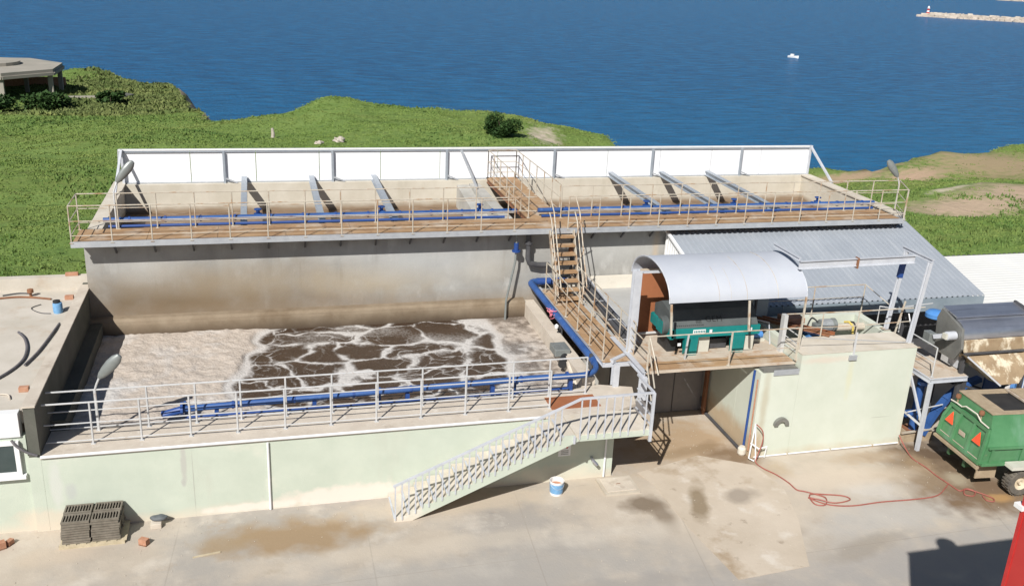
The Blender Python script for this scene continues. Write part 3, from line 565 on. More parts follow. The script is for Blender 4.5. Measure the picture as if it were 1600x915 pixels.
def foam():
    NX, NY = 420, 200; xs = np.linspace(0.0,13.52,NX); ys = np.linspace(1.1,7.63,NY); X, Y = np.meshgrid(xs, ys)
    wx = X+(vnoise(X,Y,.9,11)-.5)*.9+(vnoise(X,Y,2.6,12)-.5)*.35+(vnoise(X,Y,7,14)-.5)*.1; wy = Y+(vnoise(X,Y,.9,13)-.5)*.9+(vnoise(X,Y,2.6,15)-.5)*.35+(vnoise(X,Y,7,16)-.5)*.1
    rr = np.random.default_rng(21)
    def vor(wx, wy, s, sx=1.0):
        f1 = np.full(wx.shape, 9.); f2 = f1.copy()
        pts = [((i+rr.uniform(.1,.9))*s*sx, (j+rr.uniform(.1,.9))*s) for i in range(-2,int(15/s/sx)+2) for j in range(-1,int(9/s)+2)]
        for px, py in pts:
            d = np.hypot((wx-px)/sx, wy-py)/s; f2 = np.minimum(f2, np.maximum(f1, d)); f1 = np.minimum(f1, d)
        return f2-f1
    e1 = vor(wx, wy, 1.25, 1.45); e2 = vor(wx*1.0+3, wy+1, .5, 1.3); e3 = vor(wx+7, wy+5, .22, 1.2)
    rib = vnoise(X,Y,.55,31)*.6+vnoise(X,Y,1.4,33)*.4
    wid = .03+.15*np.clip((rib-.36)*2.2, 0, 1)
    lines = np.exp(-(e1/(wid*.95))**1.6)*np.clip(.75+(vnoise(X,Y,2.2,38)-.5)*1.1, .25, 1)+.35*np.exp(-e1/.10)*np.clip((vnoise(X,Y,4,39)-.4)*3,0,1)
    thin = np.clip(1-e2/.13, 0, 1)*np.clip((vnoise(X,Y,.7,32)-.35)*2.4, 0, 1)*.5+np.clip(1-e3/.2,0,1)*np.clip((vnoise(X,Y,.9,37)-.5)*2.4,0,1)*.35
    holes = np.clip((vnoise(X,Y,3.2,34)*.5+vnoise(X,Y,8,35)*.5-.47)*5, 0, 1)
    lines = lines*(1-.55*holes*np.clip(1.2-lines,0,1))
    # blob of open dark liquid: centre of the tank, its left end blunt, froth bank left, froth right
    dark = 1-(np.abs((X-8.25-.12*(Y-4.5))/3.72))**3.2-(np.abs((Y-4.9)/3.2))**5
    dark = dark+(vnoise(X,Y,.55,41)-.5)*.7+(vnoise(X,Y,1.6,42)-.5)*.45
    edge = np.clip(dark*2.6+.75, 0, 1)
    band = np.exp(-((dark+.12)/.15)**2)                      # thick white scum along the edge of the dark patch
    wash = np.clip((vnoise(X,Y,.9,43)*.6+vnoise(X,Y,2.4,44)*.4-.58)*6, 0, 1)*.6*np.clip((X-10)/1.5,0,1)
    f = (1-edge)+edge*np.clip(lines+thin+wash+band*.6, 0, 1)
    right = np.clip((X-11.6)*1.2, 0, 1)*(1-edge)
    tone = np.clip(.58+(vnoise(X,Y,.8,51)-.5)*1.3+(vnoise(X,Y,4,52)-.5)*.5, 0, 1)
    thick = (1-edge)*np.clip((6.8-X)/2.2, 0, 1)*(1-band*.8)
    # the right hand froth is thin and see-through: brown water with speckle
    speck = .30+.55*np.clip((vnoise(X,Y,1.3,53)*.5+vnoise(X,Y,6,54)*.5-.35)*2.2, 0, 1)
    f = np.where(right > 0, f*(1-right)+right*np.maximum(speck, band), f)
    front = np.clip((2.3-Y)*1.4, 0, 1)*np.clip(1.4-np.abs(X-3)/3, 0, 1)   # dark streaks in the front left corner
    f = f*(1-.75*front*np.clip((vnoise(X*.6,Y*2.4,1.2,57)-.45)*5,0,1))
    Z = ZL+thick*(.05*vnoise(X,Y,1.1,61)+.05*vnoise(X,Y,3.2,62)+.03*vnoise(X,Y,9,63))+.012*f+.01*vnoise(X,Y,3,64)
    me = bpy.data.meshes.new('wastewater'); V = np.stack([X.ravel(),Y.ravel(),Z.ravel()],1)
    i = np.arange((NY-1)*(NX-1)); a = (i//(NX-1))*NX+i % (NX-1); F = np.stack([a,a+1,a+1+NX,a+NX],1)
    me.from_pydata(V.tolist(), [], F.tolist()); me.shade_smooth()
    ca = me.color_attributes.new('froth', 'FLOAT_COLOR', 'POINT')
    C = np.stack([f.ravel(), tone.ravel(), np.maximum(thick,right*.8*(1-edge)).ravel(), np.ones(f.size)],1); ca.data.foreach_set('color', C.ravel().astype(np.float32))
    m = bpy.data.materials.new('wastewater_froth'); m.use_nodes = True; n = m.node_tree.nodes; l = m.node_tree.links; b = n['Principled BSDF']
    at = n.new('ShaderNodeAttribute'); at.attribute_name = 'froth'; sp = n.new('ShaderNodeSeparateColor'); l.new(at.outputs[0], sp.inputs[0])
    geo = n.new('ShaderNodeNewGeometry')
    def nz(s, d=8): q = n.new('ShaderNodeTexNoise'); q.inputs['Scale'].default_value = s; q.inputs['Detail'].default_value = d; l.new(geo.outputs['Position'], q.inputs[0]); return q.outputs[0]
    def mx(f_, a_, c_):
        x = n.new('ShaderNodeMix'); x.data_type = 'RGBA'; l.new(f_, x.inputs[0])
        for k, q in ((6,a_),(7,c_)):
            if isinstance(q, tuple): x.inputs[k].default_value = (*q,1)
            else: l.new(q, x.inputs[k])
        return x.outputs[2]
    liq = mx(nz(2.5), (.040,.025,.016), (.078,.050,.033))
    white = mx(nz(9), (.42,.40,.375), (.62,.60,.58)); tan = mx(nz(6), (.36,.30,.245), (.56,.50,.44))
    tt = n.new('ShaderNodeMath'); tt.operation = 'MULTIPLY'; l.new(sp.outputs[2], tt.inputs[0]); l.new(sp.outputs[1], tt.inputs[1]); 
    t2 = n.new('ShaderNodeMath'); t2.operation = 'MULTIPLY'; t2.inputs[1].default_value = 1.6; t2.use_clamp = True; l.new(tt.outputs[0], t2.inputs[0])
    fr = mx(t2.outputs[0], white, tan)
    # fine bubbles break the froth up
    nn = n.new('ShaderNodeMath'); nn.operation = 'MULTIPLY_ADD'; nn.inputs[1].default_value = .55; l.new(nz(14), nn.inputs[0])
    sb = n.new('ShaderNodeMath'); sb.operation = 'SUBTRACT'; l.new(sp.outputs[0], sb.inputs[0]); sb.inputs[1].default_value = .275; l.new(sb.outputs[0], nn.inputs[2])
    rp = n.new('ShaderNodeMapRange'); rp.inputs[1].default_value = .08; rp.inputs[2].default_value = .75; l.new(nn.outputs[0], rp.inputs[0])
    l.new(mx(rp.outputs[0], liq, fr), b.inputs['Base Color'])
    rg = n.new('ShaderNodeMapRange'); rg.inputs[3].default_value = .3; rg.inputs[4].default_value = .9; l.new(rp.outputs[0], rg.inputs[0]); l.new(rg.outputs[0], b.inputs['Roughness'])
    bp = n.new('ShaderNodeBump'); bp.inputs['Distance'].default_value = .03; l.new(nz(16,10), bp.inputs['Height']); l.new(bp.outputs[0], b.inputs['Normal'])
    me.materials.append(m); o = bpy.data.objects.new('wastewater', me); COL.objects.link(o); struct(o)
foam()

# ------------------------------------------------------------------ upper tank
ZT = 4.72
MB().prism([(7.6,1.2),(7.6,2.2),(1.3,2.2),(1.3,1.2)], -.002, .34, 0).build('side_wall_foot', 'darkconc', t)  # ledge in the same dark concrete, adding to the painted shade
t = thing('settling_tank', 'raised long concrete tank with cream inner walls behind the aeration tank', 'tank', (0,8,0))
MB().box((0,YB,0),(28,8.3,ZT)).build('front_wall', 'backwall', t)
MB().box((.25,14.9,0),(28.2,15.25,ZT)).build('back_wall', 'cream', t)
MB().box((0,8.3,0),(.35,15.25,ZT)).build('side_wall', 'cream', t)
MB().box((-.03,8.3,ZT),(.40,15.3,ZT+.05)).build('wall_capping', 'stair', t)
MB().box((27.85,8.3,0),(28.2,14.9,ZT)).build('side_wall', 'cream', t)
MB().box((27.8,8.3,ZT),(28.25,14.9,ZT+.05)).build('wall_capping', 'stair', t)
MB().box((13.1,8.3,0),(13.5,14.9,ZT-.12)).build('divider_wall', 'conc', t)
# sloping shelf on the divider side
MB().prism([(8.4,3.5),(14.9,3.5),(14.9,4.55),(12.5,4.3),(9.0,3.9)], 12.6, 13.09, 0).build('sloping_shelf', 'conc', t)
mb = MB().add([(.35,8.3,3.66),(27.85,8.3,3.66),(27.85,14.9,3.66),(.35,14.9,3.66)], [(0,1,2,3)])
MTW = mat('brown_liquid', ((.13,.085,.055),(.24,.17,.12)), .9, .35, bump=.01, bscale=6, extra=[((.42,.36,.3), 1.6, .55, .7, (1,1,1), .6)])
o = mb.build('wastewater', MTW); struct(o)

# ------------------------------------------------------------------ white wind screen
t = thing('wind_screen', 'long white panel screen along the back of the raised tank', 'screen', (.3,15.1,ZT))
xs = [.35+(28.2-.35)*i/12 for i in range(13)]
for i in range(12): MB().box((xs[i]+.012,15.12,ZT+.02),(xs[i+1]-.012,15.17,5.93)).build('panel', 'panel', t)
MB().box((.25,15.08,5.93),(28.3,15.2,5.98)).build('top_rail', 'white', t)
MB().box((.3,15.06,5.87),(28.25,15.10,5.90)).build('mid_rail', 'steel', t)
MB().box((.3,15.06,ZT+.004),(28.25,15.11,ZT+.05)).build('bottom_rail', 'greysteel', t)
for x in (3.85,7.8,12.2,16.6,20.85,24.9):
    p = MB().ibeam((x,15.02,ZT),(x,15.02,5.93), .08, .08, .012).build('post', 'steel', t)
    MB().bar((x+.05,14.98,ZT+.18),(x+.45,14.93,ZT+.03),.05).build('foot', 'greysteel', p)
for x, dx in ((.35,-1),(28.15,1)):
    MB().bar((x,15.0,ZT),(x,15.0,6.0),.08).build('post', 'rail_white', t)
    MB().bar((x,14.98,5.95),(x+dx*.1,13.2,ZT+.06),.08).build('brace', 'rail_white', t)
    MB().bar((x+dx*.12,15.25,5.95),(x+dx*.25,15.5,4.3),.06).build('brace', 'rail_white', t)
MB().bar((12.75,14.95,5.92),(13.2,13.9,ZT-.1),.07).build('brace', 'greysteel', t)

# steel beams across the raised tank
bl = ['grey steel beam over the raised tank, leftmost of the left three','grey steel beam over the raised tank, middle of the left three','grey steel beam over the raised tank, nearest left of the cross walkway',
      'grey steel beam over the raised tank, first one right of the cross walkway','grey steel beam over the raised tank, middle of the right three','grey steel beam over the raised tank, rightmost of all']
for i, x in enumerate((4.55,7.0,9.35,19.05,21.3,23.4)):
    o = MB().ibeam((x,9.0,ZT+.06),(x,15.06,ZT+.14), .2, .2, .015).build('steel_beam', 'steel', base=(x,9,ZT)); tag(o, bl[i], 'beam', 'steel beams across the raised tank')

# ------------------------------------------------------------------ long catwalk
HD = 4.82
t = thing('catwalk', 'long rusty steel catwalk cantilevered along the front of the raised tank', 'catwalk', (0,8,HD))
for a, b, nme in ((-.2,13.75,0),(13.75,27.45,1)):
    xx = a
    while xx < b-.05:
        x2 = min(xx+2.0, b); MB().box((xx+.006,7.36,HD-.03),(x2-.006,8.78,HD)).build('deck_plate', 'rust', t); xx = x2
MB().box((-.23,7.30,HD-.13),(27.48,7.352,HD+.04)).build('edge_beam', 'greysteel', t)
MB().box((-.23,7.36,HD-.09),(27.48,7.42,HD-.031)).build('under_rail', 'rustdark', t)
xp = [-.2+i*1.095 for i in range(13)]; xq = [14.75+i*1.058 for i in range(13)]
for x in xp[1:]+xq:
    b = MB(); b.bar((x,7.45,HD-.06),(x,7.94,HD-.06),.06,.05); b.bar((x,7.47,HD-.1),(x,7.93,HD-.5),.05); b.build('bracket', 'dark', t)
rr_ = 'rustrail'
railing(t, (-.2,7.33,HD), (13.65,7.33,HD), 13, (.22,.65,1.1), rr_, ts=[(x+.2)/13.85 for x in xp])
railing(t, (14.75,7.33,HD), (27.45,7.33,HD), 13, (.22,.65,1.1), rr_)
railing(t, (-.2,8.76,HD), (13.3,8.76,HD), 13, (.22,.65,1.1), rr_, ts=[i/12*.985 for i in range(13)])
railing(t, (14.95,8.76,HD), (28.1,8.76,HD), 13, (.22,.65,1.1), rr_)
railing(t, (-.2,7.36,HD), (-.2,8.74,HD), 2, (.22,.65,1.1), rr_, posts=False, ts=[])
railing(t, (27.45,7.36,HD), (28.1,8.74,HD), 2, (.22,.65,1.1), rr_, ts=[])
# cross walkway over the tank
t = thing('cross_walkway', 'rusty walkway running back over the raised tank to the white screen', 'catwalk', (14.4,12,HD))
for y in (8.80,10.85,12.9): MB().box((13.8,y,HD-.03),(15.0,y+2.04,HD)).build('deck_plate', 'rust', t)
MB().ibeam((13.84,8.8,HD-.12),(13.84,14.9,HD-.12),.08,.16).build('stringer', 'rustdark', t)
MB().ibeam((14.96,8.8,HD-.12),(14.96,14.9,HD-.12),.08,.16).build('stringer', 'rustdark', t)
railing(t, (13.83,8.85,HD), (13.83,14.85,HD), 7, (.22,.65,1.1), rr_)
railing(t, (14.97,9.0,HD), (14.97,14.85,HD), 7, (.22,.65,1.1), rr_)
railing(t, (13.83,14.85,HD), (14.97,14.85,HD), 2, (.22,.65,1.1), rr_, ts=[])

# ------------------------------------------------------------------ blue air pipes
def air_pipe(label, pts, r, m, clamps, group=None, name='air_pipe'):
    t = thing(name, label, 'pipe', pts[0], group=group)
    MB().tube(pts, r, 12).build('pipe', m, t, smooth=True)
    for c in clamps:
        MB().tube([(c[0]-.03,c[1],c[2]),(c[0]+.03,c[1],c[2])], r+.02, 12).build('clamp', 'bluedk', t)
    return t
def cl(a, b, n, y, z): return [(a+(b-a)*i/(n-1), y, z) for i in range(n)]
air_pipe('upper blue air pipe at the back of the long catwalk, left half', [(.45,8.98,5.04),(13.1,8.98,5.04),(13.45,9.1,5.0)], .08, 'blue', cl(1.2,12.6,12,8.98,5.04), 'blue pipes along the catwalk')
air_pipe('lower blue air pipe below its twin on the catwalk, left half', [(.6,8.86,4.87),(13.0,8.86,4.87)], .045, 'bluedk', [], 'blue pipes along the catwalk')
air_pipe('upper blue air pipe at the back of the long catwalk, right half', [(14.2,8.98,5.04),(27.3,8.98,5.04)], .08, 'blue', cl(15.2,26.8,12,8.98,5.04), 'blue pipes along the catwalk')
air_pipe('lower blue air pipe below its twin on the catwalk, right half', [(14.3,8.86,4.87),(27.2,8.86,4.87)], .045, 'bluedk', [], 'blue pipes along the catwalk')
# small blue valves over the raised tank
for x, lab in ((5.0,'small dark blue valve behind the catwalk pipe, leftmost of three on the left'),(8.9,'small dark blue valve behind the catwalk pipe, between the second and third left beams'),(12.2,'small dark blue valve behind the catwalk pipe, nearest the cross walkway'),
               (18.2,'small dark blue valve behind the catwalk pipe, first right of the ladder'),(21.6,'small dark blue valve behind the catwalk pipe, under the middle right beam'),(25.0,'small dark blue valve behind the catwalk pipe, farthest right')):
    o = MB().lathe([(.05,0),(.05,.12),(.13,.12),(.13,.16),(.06,.18),(.06,.28),(.12,.28),(.12,.31)], (x,9.12,4.95), 12).build('valve', 'bluedk', base=(x,9.12,4.95)); tag(o, lab, 'valve', 'small valves on the catwalk pipe')
def bend(a, c, b, n=8):
    a, c, b = Vector(a), Vector(c), Vector(b); return [a*(1-s)**2+c*2*s*(1-s)+b*s*s for s in [i/n for i in range(n+1)]]
pts = [(2.95,1.42,2.2),(3.4,1.42,2.22)]+[(x,1.42,2.22+.02*(x-3.4)) for x in (6,9,12)]+[tuple(p) for p in bend((13.3,1.36,2.4),(14.05,1.35,2.42),(14.0,2.2,2.48),8)]+[(13.88,4.7,2.64),(13.72,7.45,2.86)]+[tuple(p) for p in bend((13.7,7.6,2.87),(13.7,7.85,2.88),(13.95,7.85,2.88),4)]+[(15.4,7.82,2.86)]
t = thing('air_header_pipe', 'thick blue pipe along the lower walkway that bends round under the ladder', 'pipe', (2.95,1.42,2.2))
MB().tube(pts[:16], .082, 14).build('pipe', 'blue', t, smooth=True)
MB().tube(pts[12:-1], .105, 14).build('pipe', 'blue', t, smooth=True)
MB().tube(pts[-2:], .12, 14).build('pipe', 'bluedk', t, smooth=True)
MB().lathe([(.19,-.03),(.19,.03)], (2.98,1.42,2.2), 16, axis=0).build('flange', 'bluedk', t)
for x in (4.2,5.7,7.2,8.7,10.2,11.7,13.0): MB().tube([(x-.03,1.42,2.22+.02*(x-3.4)),(x+.03,1.42,2.22+.02*(x-3.4))], .098, 14).build('clamp', 'bluedk', t)
for x in (3.8,6.2,8.6,10.9,13.1):
    MB().box((x-.05,1.33,1.974),(x+.05,1.5,2.12+.02*(x-3.4))).build('support', 'bluedk', t)
for x in (3.05,7.9,11.6): MB().tube([(x,1.46,2.25),(x,1.6,2.3),(x,1.68,2.2),(x,1.7,1.6)], .045, 10).build('drop_pipe', 'blue', t, smooth=True)
MB().tube([(3.1,1.25,2.06),(13.0,1.25,2.1)], .03, 8).build('lower_pipe', 'bluedk', t)
MB().tube([(2.5,1.55,2.02),(3.0,1.5,2.16)], .1, 10).build('nozzle', 'bluedk', t)

# ------------------------------------------------------------------ lower walkway railings
t = thing('walkway_railing', 'galvanised railing along the outer edge of the lower walkway', 'railing', (6,.48,ZW))
railing(t, (.05,.42,ZW), (12.22,.42,ZW), 12, (.10,.55,1.07), 'rail', r=.022, pr=.025, ts=[(x-.05)/12.17 for x in (1.06,2.13,3.24,4.32,5.44,6.55,7.67,8.8,9.95,11.1,12.22)])
t = thing('walkway_railing', 'galvanised railing on the tank side of the lower walkway beside the blue pipe', 'railing', (6,1.1,ZW))
railing(t, (.02,1.08,ZW), (13.45,1.12,ZW), 12, (.10,.55,1.07), 'rail', r=.022, pr=.025, ts=[(x-.02)/13.43 for x in (1.08,2.23,3.34,4.4,5.49,6.63,7.79,8.95,10.12,11.39,12.4,13.45)])
o = MB().box((12.25,.3,ZW+.003),(13.62,1.0,ZW+.02)).build('cover_plate', 'orange', base=(12.9,.7,ZW)); tag(o, 'flat rust coloured steel plate lying on the walkway behind the stair rail', 'plate')

# street-type lamps on the railings
def lamp(x, y, z, top, d, label):
    t = thing('street_lamp', label, 'lamp', (x,y,z), group='grey floodlight heads on the railings')
    MB().tube([(x,y,z),(x,y,top)]+[(x+d[0]*.1,y+d[1]*.1,top+.15),(x+d[0]*.25,y+d[1]*.25,top+.33)], .025, 8).build('arm', 'rail', t, smooth=True)
    a = Vector((x+d[0]*.22,y+d[1]*.22,top+.3)); dr = Vector((d[0],d[1],.62)).normalized()
    pr = [(.04,0),(.08,.10),(.11,.28),(.125,.48),(.11,.66),(.06,.78),(.01,.80)]
    q = dr.to_track_quat('Z','X').to_matrix().to_4x4(); mb = MB().lathe(pr, (0,0,0), 16); mb.v = [tuple(a+(q@Vector((p[0]*1.15,p[1]*.75,p[2])))) for p in mb.v]
    mb.build('lamp_head', 'lampgrey', t, smooth=True); return t
lamp(1.10,1.08,ZW,3.05,(.55,-.1), 'grey street lamp head on the lower walkway railing over the froth')
lamp(.85,8.76,HD,5.95,(.5,.1), 'grey street lamp head at the left end of the long catwalk')
lamp(28.1,8.76,HD,5.75,(-.5,.05), 'grey street lamp head at the right end of the long catwalk')

# ------------------------------------------------------------------ side catwalk and ladder
HS = 2.7
t = thing('side_catwalk', 'rusty steel catwalk running forward from the ladder beside the blue pipe', 'catwalk', (14.5,4.5,HS))
for a, b in ((1.52,3.0),(3.01,4.5),(4.51,6.0),(6.01,7.5)): MB().box((14.05,a,HS-.03),(14.95,b,HS)).build('deck_plate', 'rust', t)
MB().ibeam((14.08,1.5,HS-.1),(14.08,7.9,HS-.1),.07,.13).build('stringer', 'rail_white', t)
MB().ibeam((14.95,1.5,HS-.1),(14.95,7.9,HS-.1),.07,.13).build('stringer', 'rail_white', t)
railing(t, (14.07,1.6,HS), (14.07,7.2,HS), 6, (.35,.7,1.05), rr_)
railing(t, (14.97,1.6,HS), (14.97,7.2,HS), 6, (.22,.62,1.05), rr_)
MB().bar((14.06,1.54,HS-.12),(14.97,1.54,HS-.12),.06,.12).build('end_beam', 'rail_white', t)
for x, y in ((13.95,2.2),(13.95,5.0)): MB().bar((x,y,1.9),(x,y,HS-.05),.08).build('support', 'dark', t)
t = thing('steel_ladder', 'steep rusty steel stair with handrails joining the two catwalk levels', 'stair', (14.5,6.8,HS))
A0, A1 = (0,6.15,HS), (0,7.28,HD-.02)
for x, nme in ((14.12,0),(14.93,1)): MB().bar((x,A0[1],A0[2]),(x,A1[1],A1[2]),.035,.16,(0,-1,.5)).build('stringer', 'rustrail', t)
for i in range(8):
    s = (i+.6)/8.2; y = A0[1]+(A1[1]-A0[1])*s; z = A0[2]+(A1[2]-A0[2])*s
    MB().box((14.15,y-.14,z-.05),(14.91,y+.13,z)).build('tread', 'rust', t)
for x in (14.10,14.96):
    mb = MB(); n = Vector((0,-.80,.42))
    for k in (.95,.5):
        o = n*k; mb.tube([(x,A0[1]+o.y*.6,A0[2]+o.z+.3*k),(x,A1[1]+o.y*.55,A1[2]+o.z+.35*k),(x,A1[1]+.05,A1[2]+1.1*k+.05)], .02, 6)
    for s in (.12,.5,.88):
        y = A0[1]+(A1[1]-A0[1])*s; z = A0[2]+(A1[2]-A0[2])*s; mb.tube([(x,y,z),(x,y-.5,z+.72)], .018, 6)
    mb.build('handrail', 'rustrail', t)

# cable tray with black ducts beside the catwalk
t = thing('cable_tray', 'black cable duct on white rails sloping beside the side catwalk', 'duct', (15.3,5,2.9))
MB().bar((15.27,7.4,3.16),(15.27,1.9,2.66),.34,.16).build('duct', 'dark', t)
MB().bar((15.02,7.4,3.2),(15.02,1.9,2.72),.03,.06).build('rail', 'rustrail', t); MB().bar((15.50,7.4,3.2),(15.50,1.9,2.72),.03,.06).build('rail', 'rail_white', t)
for i in range(4): y = 2.7+i*1.3; MB().bar((15.03,y,2.74+(y-1.9)*.088),(15.45,y,2.74+(y-1.9)*.088),.03).build('cross_bar', 'rail_white', t)

# outlet pipes hanging on the raised tank wall
t = thing('outlet_pipe', 'grey hose hanging from a blue flange down the tank wall into the froth', 'pipe', (13.15,7.6,4.2))
MB().tube([(13.12,7.65,4.66),(13.12,7.62,4.2),(13.1,7.6,3.7),(12.95,7.55,3.0),(12.82,7.5,2.4),(12.8,7.45,1.6)], .038, 10).build('hose', 'lampgrey', t, smooth=True)
MB().lathe([(.14,0),(.14,.05),(.08,.05),(.08,.3)], (13.12,7.63,4.02), 14).build('flange', 'bluedk', t)
t = thing('drain_pipe', 'dark steel elbow pipe under the catwalk left of the ladder', 'pipe', (13.6,7.8,4.0))
MB().tube([(13.55,7.7,4.72),(13.55,7.68,3.75),(13.6,7.68,3.6),(13.9,7.7,3.52),(14.3,7.72,3.5)], .09, 12).build('pipe', 'dark', t, smooth=True)
MB().lathe([(.13,0),(.13,.05)], (13.55,7.69,4.25), 14).build('flange', 'dark', t)
o = MB().lathe([(.09,0),(.09,.2)], (15.05,7.72,3.9), 12).build('valve', 'rustdark', base=(15.05,7.72,3.9)); tag(o, 'short dark valve body on the wall right of the ladder', 'valve')
t = thing('vent_pipe', 'dark vertical pipe on the tank wall right of the ladder', 'pipe', (15.1,7.8,3.2))
MB().tube([(15.1,7.75,4.7),(15.1,7.72,2.7)], .08, 10).build('pipe', 'dark', t, smooth=True)
# small pump box on the tank's right wall, and wires
t = thing('pump_motor', 'small grey motor box on a bracket over the froth beside the blue pipe', 'motor', (13.5,3.4,2.2))
MB().box((13.25,3.3,2.12),(13.72,3.9,2.34)).build('housing', 'lampgrey', t, bevel=.02)
MB().tube([(13.35,2.9,2.05),(13.55,3.3,2.1)], .13, 12).build('motor', 'black', t)
MB().tube([(13.55,2.9,2.1),(13.5,1.8,1.65)], .09, 10).build('duct', 'walk', t)
mb = MB()
for k in range(9):
    p = [(13.72+random.uniform(-.12,.16), 5.35+random.uniform(-.25,.25), 2.72+random.uniform(-.15,.12)) for _ in range(5)]; mb.tube(p, .009, 5)
o = mb.build('cable_tangle', 'pink', base=(13.72,5.35,2.7)); tag(o, 'tangle of pink cable wound round the sloping blue pipe', 'cable')
o = MB().lathe([(.0,0),(.06,.02),(.07,.1),(.0,.16)], (13.72,4.75,2.42), 12).build('lamp_globe', 'white', base=(13.72,4.75,2.42), smooth=True); tag(o, 'small white round fitting under the sloping blue pipe', 'fitting')

# ------------------------------------------------------------------ concrete staircase
t = thing('concrete_staircase', 'pale concrete staircase with grey railing rising along the pale green wall', 'staircase', (11,-.6,0))
NS, x0, x1 = 14, 7.9, 12.42
dx = (x1-x0)/NS; dz = ZW/NS
prof = [(x0+.0,0)]
for i in range(NS): prof += [(x0+i*dx,(i+1)*dz-.0),(x0+(i+1)*dx,(i+1)*dz)]
prof[-1] = (x1,ZW-.002)
prof += [(x1+.12,ZW-.18),(x1+.10,ZW-.185),(x0+.45,0)]
MB().prism(prof, -1.12, -.06, 1).build('flight', 'stair', t)
MB().prism([(p[0],p[1]-.0) for p in prof], -1.14, -1.121, 1).build('flight_side', 'tankpaint', t)
MB().box((x1+.02,-1.12,ZW-.175),(14.45,-.025,ZW-.002)).build('landing', 'stair', t)
MB().box((x1+.13,-1.145,ZW-.185),(14.47,-1.121,ZW-.03)).build('landing_side', 'tankpaint', t)
for i in range(NS): MB().box((x0+i*dx-.012,-1.15,(i+1)*dz-.03),(x0+i*dx+.03,-.2,(i+1)*dz+.006)).build('nosing', 'rail_white', t)
rl = MB(); rl.bar((x0-.02,-1.15,1.0),(x1+.1,-1.15,ZW+1.0),.055,.05); rl.bar((x1+.1,-1.15,ZW+1.0),(14.42,-1.15,ZW+1.02),.055,.05)
rl.bar((14.44,-1.15,ZW+1.02),(14.44,-.05,ZW+1.02),.05); rl.bar((14.44,-1.15,ZW+.65),(14.44,-.1,ZW+.65),.03); rl.bar((14.44,-1.15,ZW+.35),(14.44,-.1,ZW+.35),.03); rl.bar((14.44,-1.15,ZW+.1),(14.44,-.1,ZW+.1),.03)
ro = rl.build('railing', 'rail_white', t)
for i in range(NS*2-2):
    x = x0+.03+i*dx*.53*.96; 
    if x > x1: break
    z = int((x-x0)/dx+1)*dz; zt = 1.0+(x-x0)/(x1+.1-x0)*ZW
    MB().bar((x,-1.15,z-.08),(x,-1.15,zt),.032).build('baluster', 'rail_white', ro)
for i in range(10):
    if i == 7: continue
    x = x1+.12+i*.215; MB().bar((x,-1.15,ZW-.12),(x,-1.15,ZW+1.0),.032).build('baluster', 'rail_white', ro)
MB().bar((14.44,-1.16,ZW-.34),(14.44,-1.16,ZW+1.02),.07).build('post', 'rail_white', ro)
MB().bar((x1-.02,-1.17,ZW-.22),(x1-.02,-1.17,ZW-.02),.05).build('post', 'rail_white', ro)
# safety sign under the stair
t = thing('wall_sign', 'small white sign with two dark red figures on the wall under the landing', 'sign', (12.54,-.01,.95)); _sign = t
SX, SZ = -.08, -.30
MB().box((12.48+SX,-.02,1.05+SZ),(12.82+SX,-.003,1.45+SZ)).build('plate', 'white', t)
f = MB()
for cx in (12.58+SX,12.71+SX):
    f.prism([(cx-.035,1.30+SZ),(cx-.012,1.27+SZ),(cx+.012,1.27+SZ),(cx+.035,1.30+SZ),(cx+.03,1.35+SZ),(cx+.012,1.36+SZ),(cx-.012,1.36+SZ),(cx-.03,1.35+SZ)], -.026, -.021, 1)
    f.prism([(cx-.022,1.37+SZ),(cx+.022,1.37+SZ),(cx+.026,1.40+SZ),(cx,1.43+SZ),(cx-.026,1.40+SZ)], -.026, -.021, 1)
f.build('figures', 'red', t)
f = MB()
for k in range(3): f.box((12.55+SX,-.026,1.20+SZ-k*.05),(12.76+SX,-.021,1.215+SZ-k*.05))
f.build('text_lines', 'panelgrey', t)
# bucket
t = thing('paint_bucket', 'blue and white paint bucket with red residue standing by the green wall', 'bucket', (12.22,-.58,0)); t.scale = (.86,.86,.86)
MB().lathe([(.19,0),(.215,.42),(.225,.42),(.225,.45),(.205,.45),(.2,.40),(.185,.05)], (0,0,0), 24, cap=False).build('pail', 'white', t, local=True, smooth=True)
MB().lathe([(.200,.07),(.2185,.38)], (0,0,0), 24, cap=False).build('label', 'bucketblue', t, local=True, smooth=True)
MB().lathe([(.0,.30),(.199,.30)], (0,0,0), 24, cap=False).build('residue', 'brick', t, local=True)
MB().tube([(.22*math.cos(a),-.22*abs(math.sin(a))*.9-.02,.40-.16*abs(math.sin(a))) for a in [math.pi*i/10 for i in range(11)]], .006, 5).build('handle', 'greysteel', t, local=True)
# manhole
t = thing('manhole', 'square concrete manhole cover on the yard at the foot of the wall', 'manhole', (14.0,-.75,0))
MB().prism([(13.45,-.98),(14.42,-.98),(14.42,-.16),(13.45,-.16)], .0, .06, 2).build('frame', 'cover', t)
MB().prism([(13.53,-.9),(14.34,-.9),(14.34,-.24),(13.53,-.24)], .06, .085, 2).build('lid', 'walk', t, bevel=.008)
MB().tube([(13.88,-.57,.085),(13.9,-.57,.1),(13.98,-.57,.1),(14.0,-.57,.085)], .008, 5).build('handle', 'rustdark', t)

